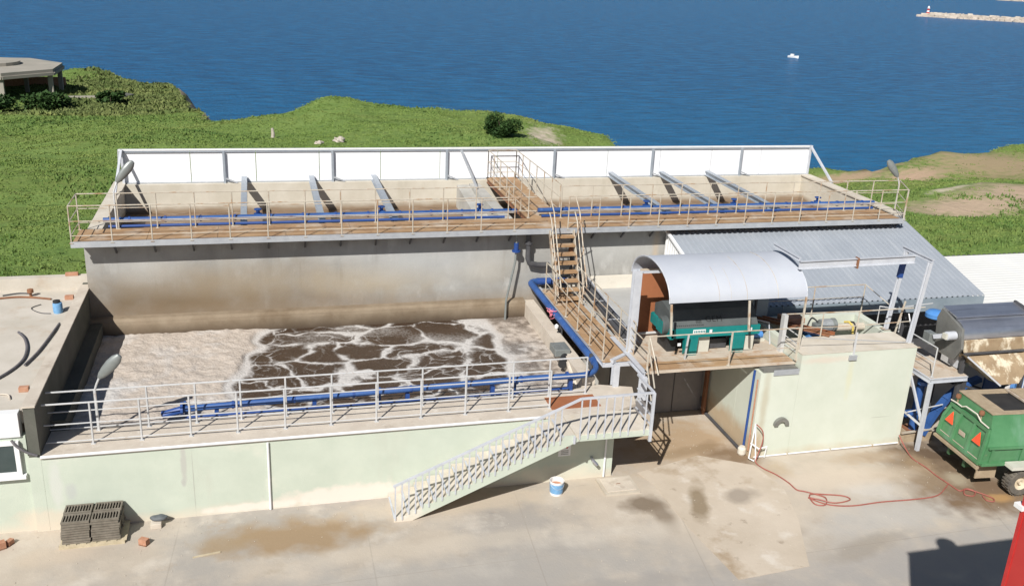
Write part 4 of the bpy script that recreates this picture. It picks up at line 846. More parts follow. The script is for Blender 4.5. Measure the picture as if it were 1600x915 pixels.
# ------------------------------------------------------------------ stacked gratings on a pallet
t = thing('pallet', 'worn wooden pallet carrying stacks of iron gratings', 'pallet', (1.0,-.42,0))
for y in (-.38,-.0,.34): MB().box((-.68,y-.05,0),(.72,y+.05,.08)).build('bearer', 'wood', t, local=True)
for i in range(7): x = -.66+i*.215; MB().box((x,-.42,.082),(x+.13,.40,.10)).build('board', 'wood', t, local=True)
def grating():
    bm = MB(); Lx, Ly, h = .60, .36, .05
    bm.box((-Lx/2,-Ly/2,0),(Lx/2,-Ly/2+.045,h)); bm.box((-Lx/2,Ly/2-.045,0),(Lx/2,Ly/2,h))
    bm.box((-Lx/2,-Ly/2+.045,0),(-Lx/2+.035,Ly/2-.045,h)); bm.box((Lx/2-.035,-Ly/2+.045,0),(Lx/2,Ly/2-.045,h))
    n = 9
    for i in range(1, n): x = -Lx/2+.02+i*(Lx-.04)/n; bm.box((x-.0125,-Ly/2+.045,.004),(x+.0125,Ly/2-.045,h-.002))
    return bm.build('iron_grating', 'grate', None)
g0 = grating(); first = True
stk = [(-.31,-.21,'front left'),(.33,-.21,'front right'),(-.29,.19,'back left'),(.35,.19,'back right')]
ordn = ['bottom','second from bottom','third from bottom','fourth from bottom','fifth from bottom','sixth from bottom','third from top','second from top','topmost']
for sx, sy, sl in stk:
    for k in range(9):
        o = g0 if first else g0.copy()
        if not first: COL.objects.link(o)
        first = False
        o.location = (1.0+sx+random.uniform(-.02,.02), -.42+sy+random.uniform(-.012,.012), .101+k*.064); o.rotation_euler = (0,0,R(random.uniform(-1.5,1.5)))
        tag(o, f'rusty slotted iron grating, {ordn[k]} in the {sl} stack on the pallet', 'grating', 'iron gratings stacked on the pallet')
        if k < 8:
            pass
def brick(x, y, rz, tilt, lab, s=1, name='hollow_brick'):
    t = thing(name, lab, 'brick', (x,y,0), rz, group='terracotta bricks lying about')
    mb = MB()
    for i in range(4): mb.box((-.10*s,-.07*s+i*.036*s,.0),(.10*s,-.07*s+i*.036*s+.028*s,.16*s))
    mb.box((-.10*s,-.07*s,.0),(.10*s,.07*s,.03)); mb.box((-.097*s,-.068*s,.06),(.097*s,.066*s,.08)); mb.build('brick', 'brick', t, local=True)
    t.rotation_euler = (tilt,0,rz); return t
brick(2.15,-.98,R(-30),0,'single hollow orange brick right of the grating stack')
brick(-.95,-.55,R(25),R(0),'hollow orange brick at the left picture edge on the yard', 1.1)
brick(-.78,-.42,R(60),R(0),'second orange brick close behind the one at the left picture edge', .8)
bm = bmesh.new(); bmesh.ops.create_icosphere(bm, subdivisions=3, radius=1)
for v in bm.verts: v.co = Vector((v.co.x*.20*(1+.1*math.sin(v.co.y*5)), v.co.y*.11, v.co.z*.07*(1+.2*math.sin(v.co.x*6))+.19))
me = bpy.data.meshes.new('sack'); bm.to_mesh(me); bm.free(); me.shade_smooth(); me.materials.append(MT['tarp'])
o = bpy.data.objects.new('sack', me); COL.objects.link(o); o.location = (2.42,-.2,0); tag(o, 'dark grey rolled sack lying on a low block by the wall', 'sack')
o = MB().box((-.12,-.12,0),(.12,.1,.13)).build('concrete_block', 'walk', base=(2.36,-.27,0), bevel=.01, local=True); tag(o, 'small pale concrete block under the grey sack', 'block')
o = MB().bar((3.25,-1.72,.015),(3.85,-1.62,.015),.03).build('wood_stick', 'wood', base=(3.5,-1.7,0)); tag(o, 'short pale stick lying on the yard in front of the stain', 'stick')

# ------------------------------------------------------------------ neighbouring building at the left
t = thing('side_building', 'low building at the left edge with a dusty flat roof and white fascia', 'building', (-3,4,0))
MB().box((-9,.28,2.7),(-.275,8.6,3.0)).build('roof', 'slab', t)
MB().box((-9,8.6,0),(-.0,8.85,3.4)).build('back_parapet', 'slab', t)
MB().box((-9,.02,2.48),(-.36,.275,3.06)).build('fascia', 'white', t, bevel=.01)
MB().box((-9,.08,0),(-.28,.27,2.478)).build('wall', 'tankpaint', t)
w = MB().box((-1.1,.01,1.62),(-.52,.03,2.3)).build('window', 'glass', t)
f = MB(); f.box((-1.2,-.02,2.3),(-.42,.075,2.38)); f.box((-1.2,-.02,1.54),(-.42,.075,1.62)); f.box((-.52,-.02,1.62),(-.42,.075,2.3)); f.box((-.98,-.02,1.62),(-.92,.075,2.3)); f.box((-1.2,-.02,1.62),(-1.12,.075,2.3))
f.build('frame', 'white', w)
MB().box((-1.3,-.08,1.46),(-.34,.07,1.535)).build('sill', 'white', w)
# things lying on that roof
t = thing('plastic_drum', 'light blue plastic drum with a black lid on the flat roof', 'drum', (-.62,6.6,3.0))
MB().lathe([(.12,0),(.13,.05),(.13,.26),(.12,.3)], (0,0,0), 18).build('body', 'bucketblue', t, local=True, smooth=True)
MB().lathe([(.10,.305),(.10,.36),(.05,.37)], (-.02,.02,0), 18).build('lid', 'black', t, local=True)
def hose(name, pts, r, m, label, cat='hose'):
    P = [Vector(p) for p in pts]; out = []
    for i in range(len(P)-1):
        a = P[max(i-1,0)]; b = P[i]; c = P[i+1]; d = P[min(i+2,len(P)-1)]
        for k in range(7):
            s = k/7; out.append(.5*((2*b)+(c-a)*s+(2*a-5*b+4*c-d)*s*s+(3*b-a-3*c+d)*s**3))
    out.append(P[-1]); o = MB().tube(out, r, 8).build(name, m, base=pts[0], smooth=True); return tag(o, label, cat)
hose('roof_hose', [(-1.35,5.1,3.04),(-1.1,4.6,3.04),(-.9,3.8,3.04),(-.88,3.0,3.04),(-1.15,2.2,3.04),(-1.6,1.6,3.04),(-2.3,1.1,3.04)], .035, 'hosedk', 'curved dark grey hose lying across the flat roof')
hose('roof_hose', [(-.42,5.6,3.05),(-.5,4.6,3.05),(-.6,3.6,3.05),(-.75,2.8,3.05)], .03, 'hosedk', 'straight dark hose along the foot of the tank wall on the roof')
hose('roof_hose', [(-2.6,7.9,3.03),(-2.0,8.0,3.03),(-1.5,7.9,3.03),(-1.0,7.7,3.03)], .03, 'rustdark', 'thin rusty rod lying near the back parapet of the flat roof', 'rod')
hose('roof_cable', [(-1.2,7.3,3.02),(-1.4,7.0,3.02),(-1.1,6.6,3.02),(-.8,6.5,3.02)], .012, 'dark', 'thin loop of dark cable next to the blue drum', 'cable')
hose('roof_cable', [(-2.4,8.2,3.02),(-2.0,8.35,3.02),(-1.7,8.3,3.02)], .025, 'dark', 'short dark strip at the foot of the back parapet', 'strip')
hose('roof_cable', [(-1.6,1.2,3.03),(-1.1,1.2,3.03),(-.8,1.15,3.03),(-.7,.9,3.03)], .02, 'walk', 'pale thin hose end near the front left of the flat roof', 'hose')
o = MB().lathe([(.06,0),(.08,.08),(.05,.13),(.0,.14)], (-1.28,.9,3.0), 12).build('valve', 'greendk', base=(-1.28,.9,3.0)); tag(o, 'small dark green valve at the front of the flat roof', 'valve')
o = MB().lathe([(.04,0),(.04,.12),(.09,.12),(.09,.22),(.03,.24)], (-1.62,8.1,3.0), 12).build('roof_ventilator', 'rustdark', base=(-1.62,8.1,3.0)); tag(o, 'small rusty vent cap near the back parapet', 'vent')
o = MB().box((-.12,-.07,0),(.12,.07,.12)).build('hollow_brick', 'brick', base=(-.5,7.7,3.0), local=True, bevel=.008); tag(o, 'orange brick on the roof beside the tank wall behind the blue drum', 'brick')
o = MB().box((-.12,-.07,0),(.1,.07,.12)).build('hollow_brick', 'brick', base=(-.47,1.35,3.0), local=True, bevel=.008); tag(o, 'orange brick near the front end of the tank wall capping', 'brick')
o = MB().box((-.18,-.06,0),(.18,.06,.1)).build('hollow_brick', 'brick', base=(-.55,8.72,3.4), local=True, bevel=.008); tag(o, 'red brick lying on top of the back parapet', 'brick')
hose('wall_cable', [(-.55,-.02,2.44),(-.45,-.06,2.3),(-.25,-.06,2.12),(-.05,-.06,2.02)], .03, 'hosedk', 'short dark cable hanging from the white fascia to the tank corner', 'cable')

# ------------------------------------------------------------------ grey roofed building and its low neighbour
def ribbed(x0, x1, A, B, pitch, d, th=.02, inset=.5):
    """trapezoidal sheet; ribs run from A (y,z) to B (y,z)"""
    mb = MB(); prof = []; n = int(round((x1-x0)/pitch)); p = (x1-x0)/n
    for i in range(n):
        a = x0+i*p; prof += [(a,0),(a+p*.55,0),(a+p*.65,d),(a+p*.9,d)]
    prof.append((x1,0)); k = len(prof)
    for (y, z) in (A, B):
        for o in (0, -th): mb.v += [(x, y, z+h+o) for x, h in prof]
    for i in range(k-1):
        mb.f += [(i,i+1,2*k+i+1,2*k+i),(k+i,3*k+i,3*k+i+1,k+i+1),(i,k+i,k+i+1,i+1),(2*k+i,2*k+i+1,3*k+i+1,3*k+i)]
    mb.f += [(0,2*k,3*k,k),(k-1,2*k-1,4*k-1,3*k-1)]
    return mb
t = thing('grey_building', 'low building with a sloping ribbed grey metal roof against the raised tank', 'building', (23,5.5,0))
ribbed(18.45, 28.05, (7.93,4.56), (3.45,3.30), .20, .035).build('roof', 'roofgrey', t)
MB().bar((18.44,7.92,4.60),(18.44,3.45,3.345),.10,.07).build('verge_trim', 'white', t)
MB().box((18.5,3.40,2.86),(28.02,3.43,3.29)).build('fascia', 'fascia', t)
MB().box((18.5,3.6,2.80),(28.0,3.64,2.86)).build('gutter', 'dark', t)
for x in (20.6,24.4): MB().box((x,3.39,2.85),(x+.02,3.398,3.29)).build('fascia_joint', 'greysteel', t)
# ribbed gable seen beside the rake
mb = MB()
for i in range(22): 
    y0 = 3.7+i*.19; z1 = 3.3+(y0+.1-3.45)*(1.26/4.48)-.06; mb.box((18.50,y0,2.4),(18.53,y0+.19,z1)); mb.box((18.46,y0+.02,2.4),(18.50,y0+.10,z1))
mb.build('gable_cladding', 'white', t)
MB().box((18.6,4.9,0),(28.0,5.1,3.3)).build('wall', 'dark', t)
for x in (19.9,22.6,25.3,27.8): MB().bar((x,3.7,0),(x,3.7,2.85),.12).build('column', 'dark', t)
t = thing('flat_building', 'low grey flat-roofed building behind the canopy with a grey door', 'building', (16.5,5.5,0))
MB().box((14.98,3.3,2.42),(18.42,7.92,2.6)).build('roof', 'flatroof', t)
MB().box((15.0,7.6,2.604),(18.4,7.9,2.98)).build('kerb', 'creamplain', t)
MB().box((14.2,3.36,0),(18.6,3.55,2.418)).build('wall', 'conc', t)  # darker wall tone deepens the painted shade below the platform
MB().box((14.7,3.34,0),(18.6,3.355,.45)).build('plinth', 'doorgrey', t)
d = MB().box((16.2,3.30,.03),(18.1,3.352,2.1)).build('door', 'doorgrey', t)
MB().bar((17.15,3.29,.05),(17.15,3.29,2.08),.02).build('seam', 'dark', d)
MB().tube([(18.16,3.2,0),(18.16,3.2,2.5)], .05, 8).build('down_pipe', 'rustdark', t)

# white roofed shed at the right edge
t = thing('white_building', 'white ribbed roof and pale wall at the right edge behind the drum machine', 'building', (34,5,0))
mb = MB(); k = 26
for i in range(k):
    y0 = 2.2+i*(6.3/k); y1 = 2.2+(i+1)*(6.3/k); z0 = 2.90; h = .06
    mb.prism([(y0,z0),(y1-.06,z0+h),(y1,z0+h),(y1,z0-.03),(y0,z0-.03)], 28.15, 46, 0)
mb.build('roof', 'roofwhite', t)
mb = MB()
for i in range(75): mb.box((28.3+i*.235,8.502,2.9),(28.42+i*.235,8.53,2.99))
mb.build('eave_edge', 'dark', t)
MB().box((28.3,2.4,0),(46,2.6,2.88)).build('wall', 'wallgrey', t)
MB().box((28.3,2.6,0),(28.5,8.4,2.88)).build('wall', 'wallgrey', t)
for x in (28.9,31): MB().box((x,2.36,0),(x+.22,2.395,2.8)).build('pilaster', 'bluelt', t)

# ------------------------------------------------------------------ cream sump box
BX0, BX1, BY0, BY1, BZ = 18.22, 23.12, .22, 3.12, 3.1
t = thing('sump_box', 'tall cream concrete box with an open top full of machinery', 'tank', (20.7,1.7,0))
MB().box((19.42,BY0,0),(BX1,1.38,BZ)).build('front_wall', 'boxpaint', t); MB().box((BX0,BY0,0),(19.415,1.38,2.62)).build('front_wall', 'boxpaint', t)
MB().box((19.42,2.92,0),(BX1,BY1,BZ)).build('back_wall', 'boxpaint', t)
MB().box((BX0,1.39,0),(19.41,BY1,2.62)).build('side_wall', 'boxpaint', t); MB().box((19.42,1.385,0),(19.6,2.915,BZ)).build('side_wall', 'boxpaint', t)
MB().box((22.85,1.38,0),(BX1,2.92,BZ)).build('side_wall', 'boxpaint', t)
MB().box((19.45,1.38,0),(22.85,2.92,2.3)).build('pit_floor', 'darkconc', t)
MB().box((19.41,BY0-.012,BZ+.002),(BX1+.01,1.36,BZ+.022)).build('rim', 'stair', t)
# half round hood moulded on the front face
mb = MB(); N_ = 10
for i in range(N_):
    a0, a1 = math.pi*i/N_, math.pi*(i+1)/N_
    P = lambda r, a: (19.05-r*math.cos(a), 1.0+r*math.sin(a))
    mb.prism([P(.12,a0),P(.23,a0),P(.23,a1),P(.12,a1)], BY0-.10, BY0-.001, 1)
mb.build('half_ring', 'panelgrey', t)
MB().tube([(18.33,BY0-.03,.03),(23.15,BY0-.03,.05)], .022, 8).build('base_pipe', 'white', t)
for x in (19.4,20.8,22.2,23.1): MB().box((x-.025,BY0-.06,0),(x+.025,BY0-.003,.075)).build('pipe_clip', 'rustrail', t)
MB().tube([(BX0-.04,.5,2.6),(BX0-.04,.55,0.0)], .035, 8).build('blue_conduit', 'bluedk', t)
MB().tube([(BX0-.03,.3,2.4),(BX0-.03,.3,.2)], .022, 8).build('cable', 'brick', t)
MB().lathe([(.09,0),(.12,.05),(.12,.2),(.08,.26)], (BX0-.13,.45,0), 14).build('valve_cover', 'creamplain', t)
MB().tube([(BX0-.06,3.0,.06),(BX0-.08,.7,.05)], .05, 8).build('floor_pipe', 'dark', t)
o = t; 
# machinery in the pit
t = thing('gear_motor', 'blue grey geared motor sitting in the open top of the cream box', 'motor', (21.3,2.1,3.1))
MB().lathe([(.10,-.32),(.17,-.30),(.17,.1),(.20,.12),(.20,.2),(.12,.22)], (21.4,2.1,3.15), 18, axis=0).build('motor', 'lampgrey', t, smooth=True)
mb = MB()
for i in range(9): mb.lathe([(.19,-.28+i*.04),(.19,-.265+i*.04)], (21.4,2.1,3.15), 14, axis=0)
mb.build('cooling_fins', 'greysteel', t)
MB().box((20.95,1.9,2.9),(21.15,2.3,3.2)).build('gearbox', 'lampgrey', t, bevel=.03); MB().box((21.0,1.95,2.3),(21.5,2.25,2.9)).build('stand', 'rustdark', t)
t = thing('crossed_beams', 'crossed rusty steel beams lying over the left end of the pit', 'frame', (20.4,2,3.2))
MB().ibeam((19.3,2.95,3.2),(20.9,1.25,3.2),.09,.1,.015).build('beam', 'rustdark', t); MB().ibeam((19.5,2.98,3.21),(21.1,1.3,3.21),.07,.08,.015).build('beam', 'orange', t)
MB().ibeam((19.5,1.4,3.19),(20.0,2.2,3.19),.07,.1,.015).build('beam', 'dark', t)
o = MB().box((20.1,2.35,3.13),(20.75,2.85,3.3)).build('rusty_cover', 'brick', base=(20.4,2.6,3.1), bevel=.01); tag(o, 'orange rust plate behind the crossed beams on the cream box', 'plate')
t = thing('white_duct', 'white round duct with a yellow strap across the pit of the cream box', 'duct', (22,2.4,3.1))
MB().tube([(21.6,2.45,2.9),(22.84,2.42,2.9)], .12, 16).build('duct', 'cover', t, smooth=True)
MB().tube([(22.3,2.6,3.0),(22.35,2.45,3.06),(22.4,2.28,2.98),(22.4,2.25,2.75)], .035, 8).build('strap', 'yellow', t); MB().tube([(22.46,2.6,3.0),(22.48,2.4,3.06),(22.5,2.27,2.95),(22.5,2.25,2.7)], .025, 8).build('strap', 'black', t)
hose('pit_cable', [(20.6,2.0,3.15),(20.8,2.15,3.35),(21.0,2.3,3.3),(21.1,2.15,3.2)], .025, 'black', 'black cable looping beside the geared motor in the pit', 'cable')
o = MB().box((20.55,1.75,2.9),(20.95,2.1,3.02)).build('blue_box', 'bluelt', base=(20.7,1.9,2.9)); tag(o, 'faded blue box between the rusty beams and the geared motor', 'box')
# railing round the box top
t = thing('sump_railing', 'rusting railing along the front edge of the cream box top', 'railing', (21,.9,BZ))
railing(t, (19.45,1.3,BZ), (21.75,1.22,BZ), 3, (.35,.8), 'rustrail'); 
MB().tube([(21.75,1.22,BZ+.8),(23.9,1.15,BZ+.84)], .02, 6).build('rail', 'rustrail', t); MB().tube([(21.75,1.22,BZ+.35),(23.5,1.2,BZ+.4)], .015, 6).build('rail', 'rustrail', t)
MB().tube([(19.45,.4,BZ+.45),(23.2,.5,BZ+.02)], .012, 6).build('wire', 'greysteel', t)
p = MB().bar((20.98,.17,2.85),(21.7,1.2,BZ+.82),.001).build('joint', 'rustrail', t) if False else None
MB().bar((21.02,.19,2.95),(21.1,.3,BZ+.55),.06,.03).build('bracket_post', 'rail', t); MB().box((20.9,.16,2.86),(21.14,.215,3.0)).build('bracket_plate', 'greysteel', t)
t = thing('sump_railing', 'rusting railing along the back edge of the cream box top', 'railing', (21.5,2.95,BZ))
railing(t, (19.6,2.98,BZ), (23.1,2.98,BZ), 3, (.55,.95), 'rustrail'); MB().tube([(23.1,2.98,BZ+.95),(23.55,2.2,BZ+.5)], .015, 6).build('brace', 'rustrail', t)
t = thing('low_barrier', 'short pale handrail frame at the right end of the cream box', 'railing', (23.4,2.0,BZ))
MB().tube([(23.0,2.0,BZ),(23.0,2.0,BZ+.6),(23.5,1.6,BZ+.62),(23.5,1.6,BZ-.1)], .02, 6).build('frame', 'rail', t)

# ------------------------------------------------------------------ hoist gantry
t = thing('hoist_gantry', 'white steel hoist gantry with rust streaks standing over the cream box', 'gantry', (21.4,1.3,BZ))
MB().ibeam((19.5,1.18,5.40),(23.24,1.18,5.44),.11,.23,.014).build('runway_beam', 'rail_white', t)
MB().box((21.32,1.10,5.25),(21.36,1.26,5.56)).build('splice_plate', 'rustdark', t)
MB().ibeam((19.45,1.1,5.60),(19.45,2.5,5.60),.09,.1,.015).build('cross_beam', 'rail_white', t)
MB().ibeam((23.27,.46,5.60),(23.27,1.8,5.60),.09,.1,.015).build('cross_beam', 'rail_white', t)
for y, top in ((.52,5.54),(1.60,5.54)):
    MB().ibeam((23.03,y,BZ+.02),(23.24,y,top),.10,.11,.016,up=(0,1,0)).build('column', 'rail_white', t); MB().box((22.9,y-.12,BZ+.024),(23.12,y+.12,BZ+.035)).build('base_plate', 'rustrail', t)
MB().bar((23.17,1.60,4.75),(23.22,1.60,5.3),.13).build('sleeve', 'bluedk', t)

# ------------------------------------------------------------------ machine platform
HP = 2.8
t = thing('machine_platform', 'raised rusty steel platform carrying the dewatering press', 'platform', (17,1.8,HP))
for x0_, x1_ in ((14.92,16.4),(16.41,17.9),(17.91,19.38)): 
    MB().box((x0_,.5,HP-.02),(x1_-.01,1.05,HP)).build('front_plate', 'rust', t)
    MB().box((x0_,1.06,HP-.022),(x1_-.01,1.6,HP-.004)).build('deck_plate', 'rustpale', t); MB().box((x0_,1.61,HP-.022),(x1_-.01,3.1,HP-.006)).build('deck_plate', 'rustpale', t)
MB().box((14.90,.46,HP-.07),(19.4,.498,HP+.005)).build('edge_beam', 'rustpale', t)
MB().ibeam((14.86,.45,HP-.08),(14.86,3.0,HP-.08),.14,.16).build('edge_beam', 'rail_white', t)
for y in (1.1,2.0,3.0): MB().ibeam((14.95,y,HP-.11),(19.3,y,HP-.11),.08,.13).build('joist', 'dark', t)
MB().box((18.3,.235,HP-.165),(19.36,.52,HP-.09)).build('side_gusset', 'panelgrey', t); MB().box((18.6,.19,HP-.26),(19.38,.215,HP-.10)).build('side_gusset', 'greysteel', t)
MB().bar((18.35,1.4,HP-.5),(19.36,.5,HP-.06),.05).build('strut', 'greysteel', t); MB().bar((18.3,2.6,1.7),(18.3,1.0,HP-.15),.09).build('strut', 'dark', t)
for x, y, z0 in ((14.42,1.45,ZW),(14.86,.52,ZW)):
    MB().ibeam((x,y,z0),(x,y,HP-.16),.18,.18,.02,up=(0,1,0)).build('column', 'rail_white', t)
MB().bar((14.3,1.5,HP-.1),(14.9,1.9,HP-.1),.12,.1).build('edge_beam', 'rail_white', t)
MB().bar((14.95,3.0,.02),(14.95,3.0,HP-.1),.1).build('column', 'dark', t); MB().bar((18.1,3.0,.02),(18.1,3.0,HP-.1),.09).build('column', 'rustdark', t)
railing(t, (14.93,.5,HP), (19.4,.5,HP), 3, (.42,1.0), 'rustrail', ts=[0,.54,1], pr=.03)
railing(t, (14.93,.5,HP), (14.93,1.9,HP), 2, (.4,.75), 'rustrail', ts=[])
MB().tube([(14.93,.52,HP+1.0),(14.95,-.2,HP+.2)], .02, 6).build('brace', 'rustrail', t)
railing(t, (19.4,.5,HP), (19.4,1.25,HP), 2, (.25,.5,.75), 'rail', ts=[])
MB().bar((16.3,1.1,HP),(16.35,1.1,HP+.75),.04).build('inner_post', 'rail', t)
for x, yy in ((14.9,.45),):
    MB().tube([(x,yy,HP+.75),(14.55,-.9,ZW+1.02)], .02, 6).build('stair_rail', 'rustrail', t); MB().tube([(x,yy,HP+.2),(14.55,-.9,ZW+.4)], .02, 6).build('stair_rail', 'rustrail', t)

t = thing('arched_canopy', 'curved pale grey sheet canopy on thin posts over the dewatering press', 'canopy', (17.5,2,HP))
mb = MB(); cy, cz, ry, rz = 2.12, 4.62, 1.38, .80; NA = 28
for X_ in (15.5, 19.62):
    for o in (0,-.03):
        for i in range(NA+1):
            a = math.pi*i/NA; mb.v.append((X_, cy-(ry+o)*math.cos(a), cz+(rz+o)*math.sin(a)))
k = NA+1
for i in range(NA): mb.f += [(i,i+1,2*k+i+1,2*k+i),(k+i,3*k+i,3*k+i+1,k+i+1),(i,k+i,k+i+1,i+1),(2*k+i,2*k+i+1,3*k+i+1,3*k+i)]
mb.f += [(0,2*k,3*k,k),(NA,2*k-1,4*k-1,3*k-1)]
mb.build('roof', 'canopy', t, smooth=True)
def arcline(x, a0, a1, r, m, nm):
    MB().tube([(x, cy-(ry+.004)*math.cos(math.pi*(a0+(a1-a0)*i/16)), cz+(rz+.004)*math.sin(math.pi*(a0+(a1-a0)*i/16))) for i in range(17)], r, 5).build(nm, m, t)
arcline(15.5, 0, 1, .018, 'rail_white', 'rim'); arcline(19.62, 0, 1, .015, 'rail_white', 'rim')
arcline(17.78, 0, .5, .006, 'rustrail', 'seam'); arcline(16.95, 0, .36, .004, 'rustrail', 'seam'); arcline(18.72, 0, .6, .008, 'rustrail', 'seam'); arcline(17.3,.02,.34,.004,'rustrail','seam')
for x in (15.55,17.85):
    MB().bar((x,.72,cz-.02),(x,.56,HP+1.0),.05).build('post', 'rustrail', t)
MB().bar((19.6,.74,cz),(19.42,.47,HP),.045).build('post', 'rustrail', t)
for x in (15.55,17.85,19.55): MB().bar((x,3.42,HP),(x,3.45,cz),.06).build('post', 'dark', t)
MB().bar((14.98,1.93,5.12),(17.6,1.93,5.12),.09,.05).build('tie_beam', 'rail_white', t)
MB().ibeam((15.0,1.9,HP),(15.0,1.9,5.2),.22,.2,.02,up=(0,1,0)).build('column', 'rail_white', t)
MB().prism([(1.75,HP),(2.35,HP+.0),(2.35,HP+.75)], 15.07,15.1,0).build('gusset', 'dark', t)
MB().box((15.62,3.12,HP),(17.5,3.16,4.72)).build('back_panel', 'orange', t); MB().box((15.60,3.08,4.72),(17.5,3.17,4.80)).build('panel_cap', 'rustpale', t)
MB().tube([(15.3,2.9,HP+.08),(16.6,2.9,HP+.1)], .04, 8).build('floor_rail', 'rail', t)

# dewatering press
t = thing('dewatering_press', 'teal and grey dewatering press under the arched canopy', 'machine', (17.3,1.8,HP))
MB().prism([(1.40,3.62),(1.75,4.02),(2.3,4.12),(2.75,3.9),(2.75,3.4),(1.40,3.4)], 16.0, 18.62, 0).build('hood', 'hood', t, bevel=.01)
MB().box((15.95,1.36,3.32),(18.68,1.46,3.60)).build('frame', 'teal', t, bevel=.008)
MB().box((15.95,2.7,3.32),(18.68,2.8,3.60)).build('frame', 'teal', t); MB().box((15.92,1.36,3.30),(16.02,2.8,3.58)).build('frame', 'teal', t)
for x in (16.4,17.85):
    MB().prism([(x,HP),(x+.36,HP),(x+.38,3.32),(x-.02,3.32)], 1.34, 1.5, 1).build('leg', 'teal', t); MB().prism([(x,HP),(x+.36,HP),(x+.38,3.32),(x-.02,3.32)], 2.6, 2.76, 1).build('leg', 'teal', t)
MB().box((16.85,1.52,HP),(17.22,2.4,3.3)).build('side_panel', 'beige', t); MB().box((18.28,1.42,HP),(18.55,2.4,3.26)).build('side_panel', 'beige', t)
MB().box((17.3,1.7,HP+.02),(17.85,2.5,3.1)).build('sump_tray', 'dark', t)
MB().lathe([(.0,-.03),(.24,-.03),(.27,0),(.27,.16),(.12,.18)], (15.78,1.75,3.6), 20, axis=0).build('roller_cover', 'hood', t, smooth=True)
mb = MB()
for i in range(5): mb.box((15.73,1.56+i*.085,3.42),(15.752,1.59+i*.085,3.78))
mb.build('louvres', 'teal', t)
MB().box((16.02,1.7,HP),(16.3,2.4,3.28)).build('drive_box', 'black', t)
mb = MB()
for i in range(14): mb.box((16.12+i*.06,1.425,3.655),(16.15+i*.06,1.47,3.675))
for i in range(4):
    for j in range(3): mb.box((16.72+i*.045,1.47+j*.02,3.70+j*.035),(16.745+i*.045,1.50+j*.02,3.715+j*.035))
mb.build('vent_slots', 'black', t)
for x0_, x1_, z0_, z1_ in ((16.60,16.98,3.44,3.56),(17.1,17.18,3.44,3.54),(18.32,18.42,3.44,3.53)): MB().box((x0_,1.352,z0_),(x1_,1.359,z1_)).build('label', 'white', t)
mb = MB()
for i in range(7): mb.box((16.63+i*.05,1.346,3.47),(16.66+i*.05,1.351,3.53))
mb.build('label_print', 'teal', t)
fc = bpy.data.curves.new('lettering', 'FONT'); fc.body = 'GEM'; fc.size = .24; fc.extrude = .004; fc.space_character = 1.15
fo = bpy.data.objects.new('lettering', fc); COL.objects.link(fo); fo.parent = t
fc.materials.append(MT['black'])
th = math.atan2(.40,.35); fo.location = (17.02-17.3, 1.49-1.8, 3.725-HP); fo.rotation_euler = (th,0,0)
dg = bpy.context.evaluated_depsgraph_get(); me = bpy.data.meshes.new_from_object(fo.evaluated_get(dg)); lo = bpy.data.objects.new('lettering', me); COL.objects.link(lo); lo.parent = t
lo.location = fo.location; lo.rotation_euler = fo.rotation_euler; bpy.data.objects.remove(fo); me.materials.clear(); me.materials.append(MT['black'])
MB().bar((17.25,1.53,3.685+.018),(17.65,1.53,3.685+.018),.012).build('underline', 'black', t)
MB().box((16.15,1.3,3.12),(16.24,1.33,3.2)).build('switch', 'white', t)
t = thing('blue_pump', 'small blue pump on the platform right of the press', 'pump', (18.95,2.2,HP))
MB().tube([(18.8,2.1,2.98),(19.2,2.1,2.98)], .1, 12).build('body', 'bluelt', t, smooth=True); MB().box((18.8,1.98,HP),(19.25,2.22,2.88)).build('base', 'beige', t)
MB().tube([(18.9,2.1,3.08),(18.9,2.1,3.2)], .04, 8).build('port', 'white', t)
t = thing('pipe_frame', 'thin white pipe frame standing behind the blue pump', 'pipe', (19.0,2.6,HP))
MB().tube([(19.3,1.75,HP),(19.3,1.95,HP+.6),(18.7,2.5,HP+.62)], .022, 6).build('pipe', 'rail_white', t); MB().tube([(19.0,2.2,HP+.61),(18.85,2.4,HP+.2)], .018, 6).build('pipe', 'rail_white', t)
o = MB().box((19.28,1.15,BZ-.5),(19.4,1.32,BZ+.82)).build('control_post', 'rail', base=(19.34,1.2,BZ-.5)); tag(o, 'short pale metal post between the platform and the cream box', 'post')
t = thing('control_cabinet', 'dark glazed cabinet behind the right end of the press', 'cabinet', (19.2,3.0,HP))
MB().box((18.75,2.85,HP-.4),(19.75,3.3,4.2)).build('body', 'fascia', t, bevel=.01); MB().box((18.85,2.83,3.5),(19.2,2.845,4.0)).build('glass', 'glass', t); MB().bar((19.3,2.8,HP-.4),(19.3,2.8,4.2),.05).build('frame', 'dark', t)

